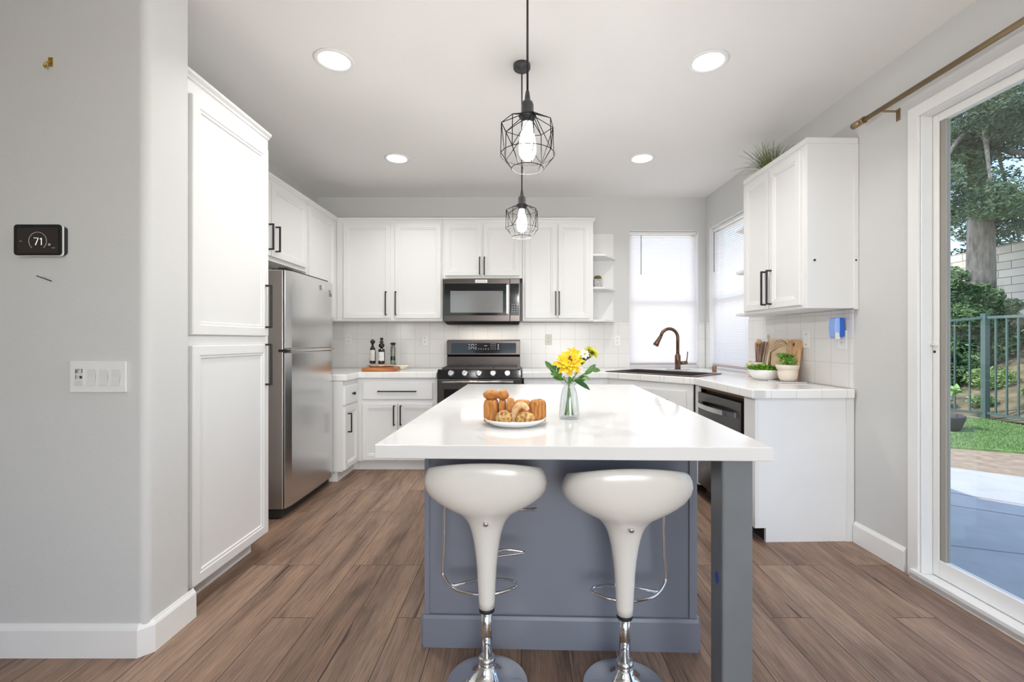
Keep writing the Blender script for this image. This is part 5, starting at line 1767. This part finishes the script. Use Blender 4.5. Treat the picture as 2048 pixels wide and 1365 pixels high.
# grass plant on the wall cabinet
gx, gy = rw(-0.13, 3.35).x, 3.345
gz = UZ1 + 0.0005
t = thing('potted_grass', 'spiky green ornamental grass sprouting on top of the wall cabinet', 'potted plant', (gx, gy, gz))
MB().lathe([(0.04, 0.0), (0.05, 0.004), (0.06, 0.055), (0.057, 0.058), (0.0, 0.05)], (gx, gy, gz), 24).build('pot', M_WCER, t)
rnd = random.Random(21)
b = MB()
for k in range(150):
    a = rnd.uniform(0, 2 * PI)
    sp_r = rnd.uniform(0.1, 1.0)
    ln_ = rnd.uniform(0.2, 0.36)
    d = Vector((math.cos(a) * sp_r * 0.8 - 0.15, math.sin(a) * sp_r * 0.9 + 0.15, 1.0)).normalized()
    p0 = Vector((gx + rnd.uniform(-.03, .03), gy + rnd.uniform(-.03, .05), gz + 0.045))
    tip = p0 + d * ln_
    if tip.z > HC - 0.03:
        ln_ *= (HC - 0.03 - p0.z) / (tip.z - p0.z)
    droop = sp_r * sp_r * 0.5
    if p0.x + d.x * ln_ > 1.97:
        continue
    pts, rs = [], []
    for j in range(7):
        f = j / 6
        q_ = p0 + d * ln_ * f + Vector((d.x * 0.4, d.y * 0.4, -1)) * droop * ln_ * f * f
        if q_.x > 1.99: q_.x = 1.99
        if q_.z < gz + 0.034 and q_.y < 3.45: q_.z = gz + 0.012
        pts.append(q_); rs.append(0.0026 * (1 - f) + 0.0004)
    b.tube(pts, rs, 4)
b.build('blades', mat('grass_blade_green', lin(104, 116, 60), 0.5, noise_amt=0.4, noise_scale=12), t)

# ------------------------------------------------------------------ outside
GZ = -0.10
M_CONC = mat('patio_concrete', (0.44, 0.437, 0.43), 0.85, noise_amt=0.06, noise_scale=5, bump=0.2, bump_scale=60)
M_DIRT = mat('bare_dirt', lin(150, 132, 112), 0.95, noise_amt=0.2, noise_scale=9, bump=0.5, bump_scale=30)
M_TURF = mat('turf_green', lin(114, 142, 84), 0.9, noise_amt=0.3, noise_scale=20)
M_MULCH = mat('slope_mulch', lin(64, 64, 44), 0.95, noise_amt=0.01, noise_scale=3.5, col2=lin(132, 118, 92), bump=0.6, bump_scale=20)
MB().prism([(2.2, -6), (6.6, -6), (6.6, 2.7), (4.84, 4.34), (4.43, 4.68), (2.6, 6.3), (2.2, 6.6)], GZ - 0.1, GZ).build('patio_slab_ground', M_CONC, kind='structure')
b = MB()
for p0, p1 in (((2.3, 3.05), (4.3, 2.35)), ((3.2, 3.75), (4.3, 3.0)), ((3.0, 2.0), (6.0, 1.2)), ((3.25, 4.3), (5.6, 2.2))):
    b.tube([(p0[0], p0[1], GZ + 0.0006), ((p0[0] + p1[0]) / 2, (p0[1] + p1[1]) / 2, GZ + 0.0006), (p1[0], p1[1], GZ + 0.0006)], 0.0035, 5)
b.build('patio_joint_lines', mat('concrete_joint', lin(140, 136, 132), 0.9), kind='structure')
MB().prism([(2.2, 6.6), (2.6, 6.3), (4.43, 4.68), (4.84, 4.34), (6.6, 2.7), (6.6, -6), (9, -6), (9, 12), (2.2, 12)], GZ - 0.1, GZ - 0.012).build('garden_ground', M_DIRT, kind='structure')
turf_poly = [(4.0, 6.15), (5.26, 5.55), (5.87, 5.26), (7.7, 4.4), (7.72, 7.45), (6.85, 8.35), (4.0, 8.6)]
MB().prism(turf_poly, GZ - 0.012, GZ + 0.012).build('lawn_ground', M_TURF, kind='structure')
rnd = random.Random(5)


def in_poly(x, y, P):
    c = False
    j = len(P) - 1
    for i in range(len(P)):
        if (P[i][1] > y) != (P[j][1] > y) and x < (P[j][0] - P[i][0]) * (y - P[i][1]) / (P[j][1] - P[i][1]) + P[i][0]:
            c = not c
        j = i
    return c


b = MB()
vs, fs = [], []
cnt = 0
while cnt < 16000:
    x, y = rnd.uniform(4.6, 7.7), rnd.uniform(4.5, 8.2)
    if (x - 6.20) ** 2 + (y - 6.62) ** 2 < 0.29 ** 2 or not in_poly(x, y, turf_poly) or x / y < 0.86 or x / y > 1.25: continue
    cnt += 1
    a = rnd.uniform(0, PI)
    w_, h_ = 0.004, rnd.uniform(0.015, 0.035)
    k = len(vs)
    vs += [(x - w_ * math.cos(a), y - w_ * math.sin(a), GZ + 0.01), (x + w_ * math.cos(a), y + w_ * math.sin(a), GZ + 0.01), (x + rnd.uniform(-.015, .015), y + rnd.uniform(-.015, .015), GZ + 0.012 + h_)]
    fs.append([k, k + 1, k + 2])
b.add(vs, fs)
o = b.build('grass_blades', M_TURF)
tag(o, 'green turf strip growing in front of the iron fence', 'grass', kind='stuff')

# slope behind the fence
b = MB()
P = []
nx, ny = 14, 20
for i in range(nx + 1):
    for j in range(ny + 1):
        x = 7.85 + 6.2 * i / nx
        y = 1.5 + 15.5 * j / ny
        f = i / nx
        z = GZ + 2.2 * max(0, (x - 8.1) / 4.6) ** 1.2 + 0.07 * noise.noise(Vector((x * 1.3, y * 1.3, 0)))
        P.append((x, y, z))
b.add(P, [[i * (ny + 1) + j, (i + 1) * (ny + 1) + j, (i + 1) * (ny + 1) + j + 1, i * (ny + 1) + j + 1] for i in range(nx) for j in range(ny)], True)
b.build('hill_slope', M_MULCH, kind='structure')
hz_at = lambda x: GZ + 2.2 * max(0, (x - 8.1) / 4.6) ** 1.2


def stone_mat():
    m = tile_mat('retaining_blocks', 'yz', 0.4, lin(232, 222, 208), lin(130, 120, 108), 0.9)
    for nd in m.node_tree.nodes:
        if nd.type == 'TEX_BRICK':
            nd.inputs['Row Height'].default_value = 0.2
            nd.inputs['Brick Width'].default_value = 0.62
            nd.offset = 0.5
            nd.inputs['Mortar Size'].default_value = 0.010
            nd.inputs['Color2'].default_value = (*lin(216, 204, 190), 1)
    return m


MB().box(12.15, 12.6, 7.0, 16.5, 0.9, 3.62).build('retaining_wall', stone_mat(), kind='structure')

# iron fence
M_FENCE = mat('fence_paint', lin(92, 110, 104), 0.4, 0.2)
t = thing('iron_fence', 'blue grey metal fence with thin bars beyond the patio lawn', 'fence', (7.78, 7.57, GZ))
FT = 1.62
c0, c1, c2 = Vector((7.80, 7.57, 0)), Vector((7.82, 4.2, 0)), Vector((6.75, 8.60, 0))
for c, FT in ((c1, 1.62), (c2, 1.49), (c0, 1.62)):
    b = MB(); b.box(c.x - 0.04, c.x + 0.04, c.y - 0.04, c.y + 0.04, GZ, FT + 0.03); b.box(c.x - 0.046, c.x + 0.046, c.y - 0.046, c.y + 0.046, FT + 0.03, FT + 0.05)
    b.build('post', M_FENCE, t)


def rail(p, q, z0, z1, r_):
    d = (q - p).normalized()
    sd2 = Vector((-d.y, d.x, 0)) * r_
    a, e = p + d * 0.041, q - d * 0.041
    ring = lambda c, z: [c + sd2 + Vector((0, 0, z - r_)), c - sd2 + Vector((0, 0, z - r_)), c - sd2 + Vector((0, 0, z + r_)), c + sd2 + Vector((0, 0, z + r_))]
    return MB().loops([ring(a, z0), ring(e, z1)], True, True, False)


for p, q, dz in ((c0, c1, 0.0), (c0, c2, -0.13)):
    rail(p, q, FT - 0.02, FT - 0.02 + dz, 0.022).build('top_rail', M_FENCE, t)
    rail(p, q, GZ + 0.10, GZ + 0.10, 0.018).build('bottom_rail', M_FENCE, t)
    n_ = int((q - p).length / 0.165)
    for k in range(1, n_):
        c = p.lerp(q, k / n_)
        MB().box(c.x - 0.011, c.x + 0.011, c.y - 0.011, c.y + 0.011, GZ + 0.118, FT - 0.042 + dz * k / n_).build('baluster', M_FENCE, t)

# garden pot with a leaning plant
gx, gy = 6.20, 6.62
t = thing('garden_pot', 'wide dark planter with a leaning leafy stem on the lawn outside', 'potted plant', (gx, gy, GZ))
MB().lathe([(0.16, 0.0135), (0.19, 0.02), (0.235, 0.15), (0.25, 0.20), (0.25, 0.225), (0.225, 0.225), (0.21, 0.18), (0.0, 0.175)], (gx, gy, GZ), 32).build('pot', mat('dark_plastic_pot', lin(66, 60, 58), 0.6), t)
p0 = Vector((gx - 0.05, gy, GZ + 0.17)); p1 = Vector((gx + 0.20, gy + 0.02, GZ + 0.56))
MB().tube([p0, p0.lerp(p1, .5), p1], [0.014, 0.012, 0.007], 8).build('stem', mat('pale_stem', lin(150, 138, 120), 0.8), t)
b = MB()
rnd = random.Random(2)
for k in range(18):
    leaf(b, p1 + Vector((rnd.uniform(-.05, .05), rnd.uniform(-.05, .05), rnd.uniform(-.06, .03))), (rnd.uniform(-1, 1), rnd.uniform(-1, .6), rnd.uniform(-.2, .7)), rnd.uniform(0.11, 0.19), 0.032, -0.3, n_=5)
b.build('leaves', mat('pot_plant_leaf', lin(122, 160, 84), 0.5, noise_amt=0.2), t)


# trees and shrubs
def foliage(b, clumps, n, size, seed):
    rd = random.Random(seed)
    vs, fs = [], []
    tot = sum(c[3] ** 2 for c in clumps)
    for (x, y, z, r) in clumps:
        for _ in range(int(n * r * r / tot)):
            while True:
                d = Vector((rd.uniform(-1, 1), rd.uniform(-1, 1), rd.uniform(-1, 1)))
                if d.length <= 1: break
            p = Vector((x, y, z)) + Vector((d.x * r, d.y * r, d.z * r * 0.62))
            a = Vector((rd.gauss(0, 1), rd.gauss(0, 1), rd.gauss(0, 0.6))).normalized()
            c = a.orthogonal().normalized()
            c = (c * math.cos(rd.uniform(0, 6.3)) + a.cross(c) * math.sin(rd.uniform(0, 6.3))).normalized()
            s = size * rd.uniform(0.6, 1.3)
            k = len(vs)
            nrm = a.cross(c)
            vs += [p - a * s, p + c * s * 0.38 + nrm * s * 0.1, p + a * s, p - c * s * 0.38 + nrm * s * 0.1]
            fs.append([k, k + 1, k + 2, k + 3])
    b.add(vs, fs)


M_BARKT = mat('tree_bark', lin(142, 132, 120), 0.95, noise_amt=0.35, noise_scale=3, stretch=(4, 4, 1), bump=0.8, bump_scale=14)


def tree(name, label, x, y, r, h, clumps, n, size, lm, seed, limbs=5):
    zb = hz_at(x) - 0.15
    t = thing(name, label, 'tree', (x, y, zb))
    rd = random.Random(seed)
    b = MB()
    b.tube(smooth_path([(x, y, zb), (x + 0.02, y, zb + h * 0.3), (x - 0.05, y + 0.05, zb + h * 0.6), (x, y, zb + h)], 4), [r * 1.15 - (r * 0.75) * k / 12 for k in range(13)], 14)
    for k in range(limbs):
        c = clumps[(k * 3) % len(clumps)]
        z_ = zb + h * (0.45 + 0.45 * k / limbs)
        e = Vector((c[0], c[1], c[2]))
        b.tube([(x, y, z_), Vector((x, y, z_)).lerp(e, 0.5) + Vector((0, 0, 0.15)), e], [r * 0.3, r * 0.18, r * 0.05], 8)
    b.build('trunk', M_BARKT, t)
    b = MB()
    foliage(b, clumps, n, size, seed)
    b.build('crown', lm, t)


def leafmat(name, c0, c1):
    m = mat(name, lin(*c0), 0.5, noise_amt=0.01, noise_scale=1.4, col2=lin(*c1))
    return m


M_LF1 = leafmat('pine_foliage', (58, 80, 54), (128, 150, 108))
M_LF2 = leafmat('dark_foliage', (44, 66, 44), (104, 130, 86))
M_LF3 = leafmat('shrub_foliage', (56, 84, 50), (110, 142, 88))
rd = random.Random(77)
cl = []
for k in range(50):
    y_ = rd.uniform(8.6, 12.6)
    cl.append((y_ * rd.uniform(0.88, 1.24), y_, 3.55 + (y_ / 11) * rd.uniform(0.15, 5.2), rd.uniform(0.35, 0.72)))
for k in range(16):
    cl.append((10.8 + rd.uniform(-1.0, 1.0), 10.5 + rd.uniform(-0.8, 0.3), rd.uniform(4.2, 7.4), rd.uniform(0.4, 0.62)))
tree('pine_tree', 'large conifer with thick grey trunk rising behind the fence', 11.05, 10.85, 0.27, 9.5, cl, 60000, 0.048, M_LF1, 1, 7)
cl = []
for k in range(14):
    y_ = rd.uniform(12.5, 17.5)
    cl.append((max(13.6, y_ * rd.uniform(0.88, 1.24)), y_, rd.uniform(3.4, 9.0), rd.uniform(0.7, 1.2)))
tree('garden_tree', 'dark leafy tree growing above and behind the block retaining wall', 14.6, 14.2, 0.22, 7.0, cl, 20000, 0.075, M_LF2, 2, 6)
cl = [(10.1, 10.2, 1.0, 0.75), (9.8, 10.1, 1.7, 0.62), (10.25, 10.2, 2.2, 0.5), (10.6, 10.2, 1.3, 0.6), (9.7, 10.2, 1.1, 0.6), (10.85, 10.3, 1.8, 0.38), (9.6, 10.3, 2.6, 0.5), (9.8, 10.3, 2.1, 0.5), (11.1, 10.3, 2.0, 0.3), (9.1, 9.7, 0.5, 0.5), (9.5, 9.8, 0.7, 0.5), (8.9, 9.9, 1.0, 0.5), (8.8, 9.6, 0.3, 0.4)]
t = thing('leafy_shrub', 'dense dark shrub in front of the conifer trunk, just past the fence', 'shrub', (10.1, 10.2, 0.5))
b = MB(); foliage(b, cl, 22000, 0.055, 6); b.build('foliage', M_LF3, t)
b = MB()
for c in cl:
    b.cyl((10.1, 10.2, hz_at(10.1) - 0.1), (c[0], c[1], c[2]), 0.025, 0.01, 6)
b.build('branches', M_BARKT, t)
cl = [(8.0, 8.7, 0.12, 0.28), (7.7, 8.9, 0.15, 0.3), (8.5, 8.3, 0.1, 0.22), (9.3, 8.9, 0.45, 0.4), (9.2, 7.9, 0.3, 0.3)]
t = thing('leafy_shrub', 'low bright green groundcover shrub behind the fence bars', 'shrub', (9.0, 8.2, 0.1))
b = MB(); foliage(b, cl, 5200, 0.035, 8); b.build('foliage', leafmat('low_shrub_foliage', (84, 116, 58), (140, 166, 96)), t)
b = MB()
for c in cl:
    b.cyl((c[0], c[1], hz_at(c[0]) - 0.08), (c[0], c[1], c[2]), 0.015, 0.006, 6)
b.build('branches', M_BARKT, t)
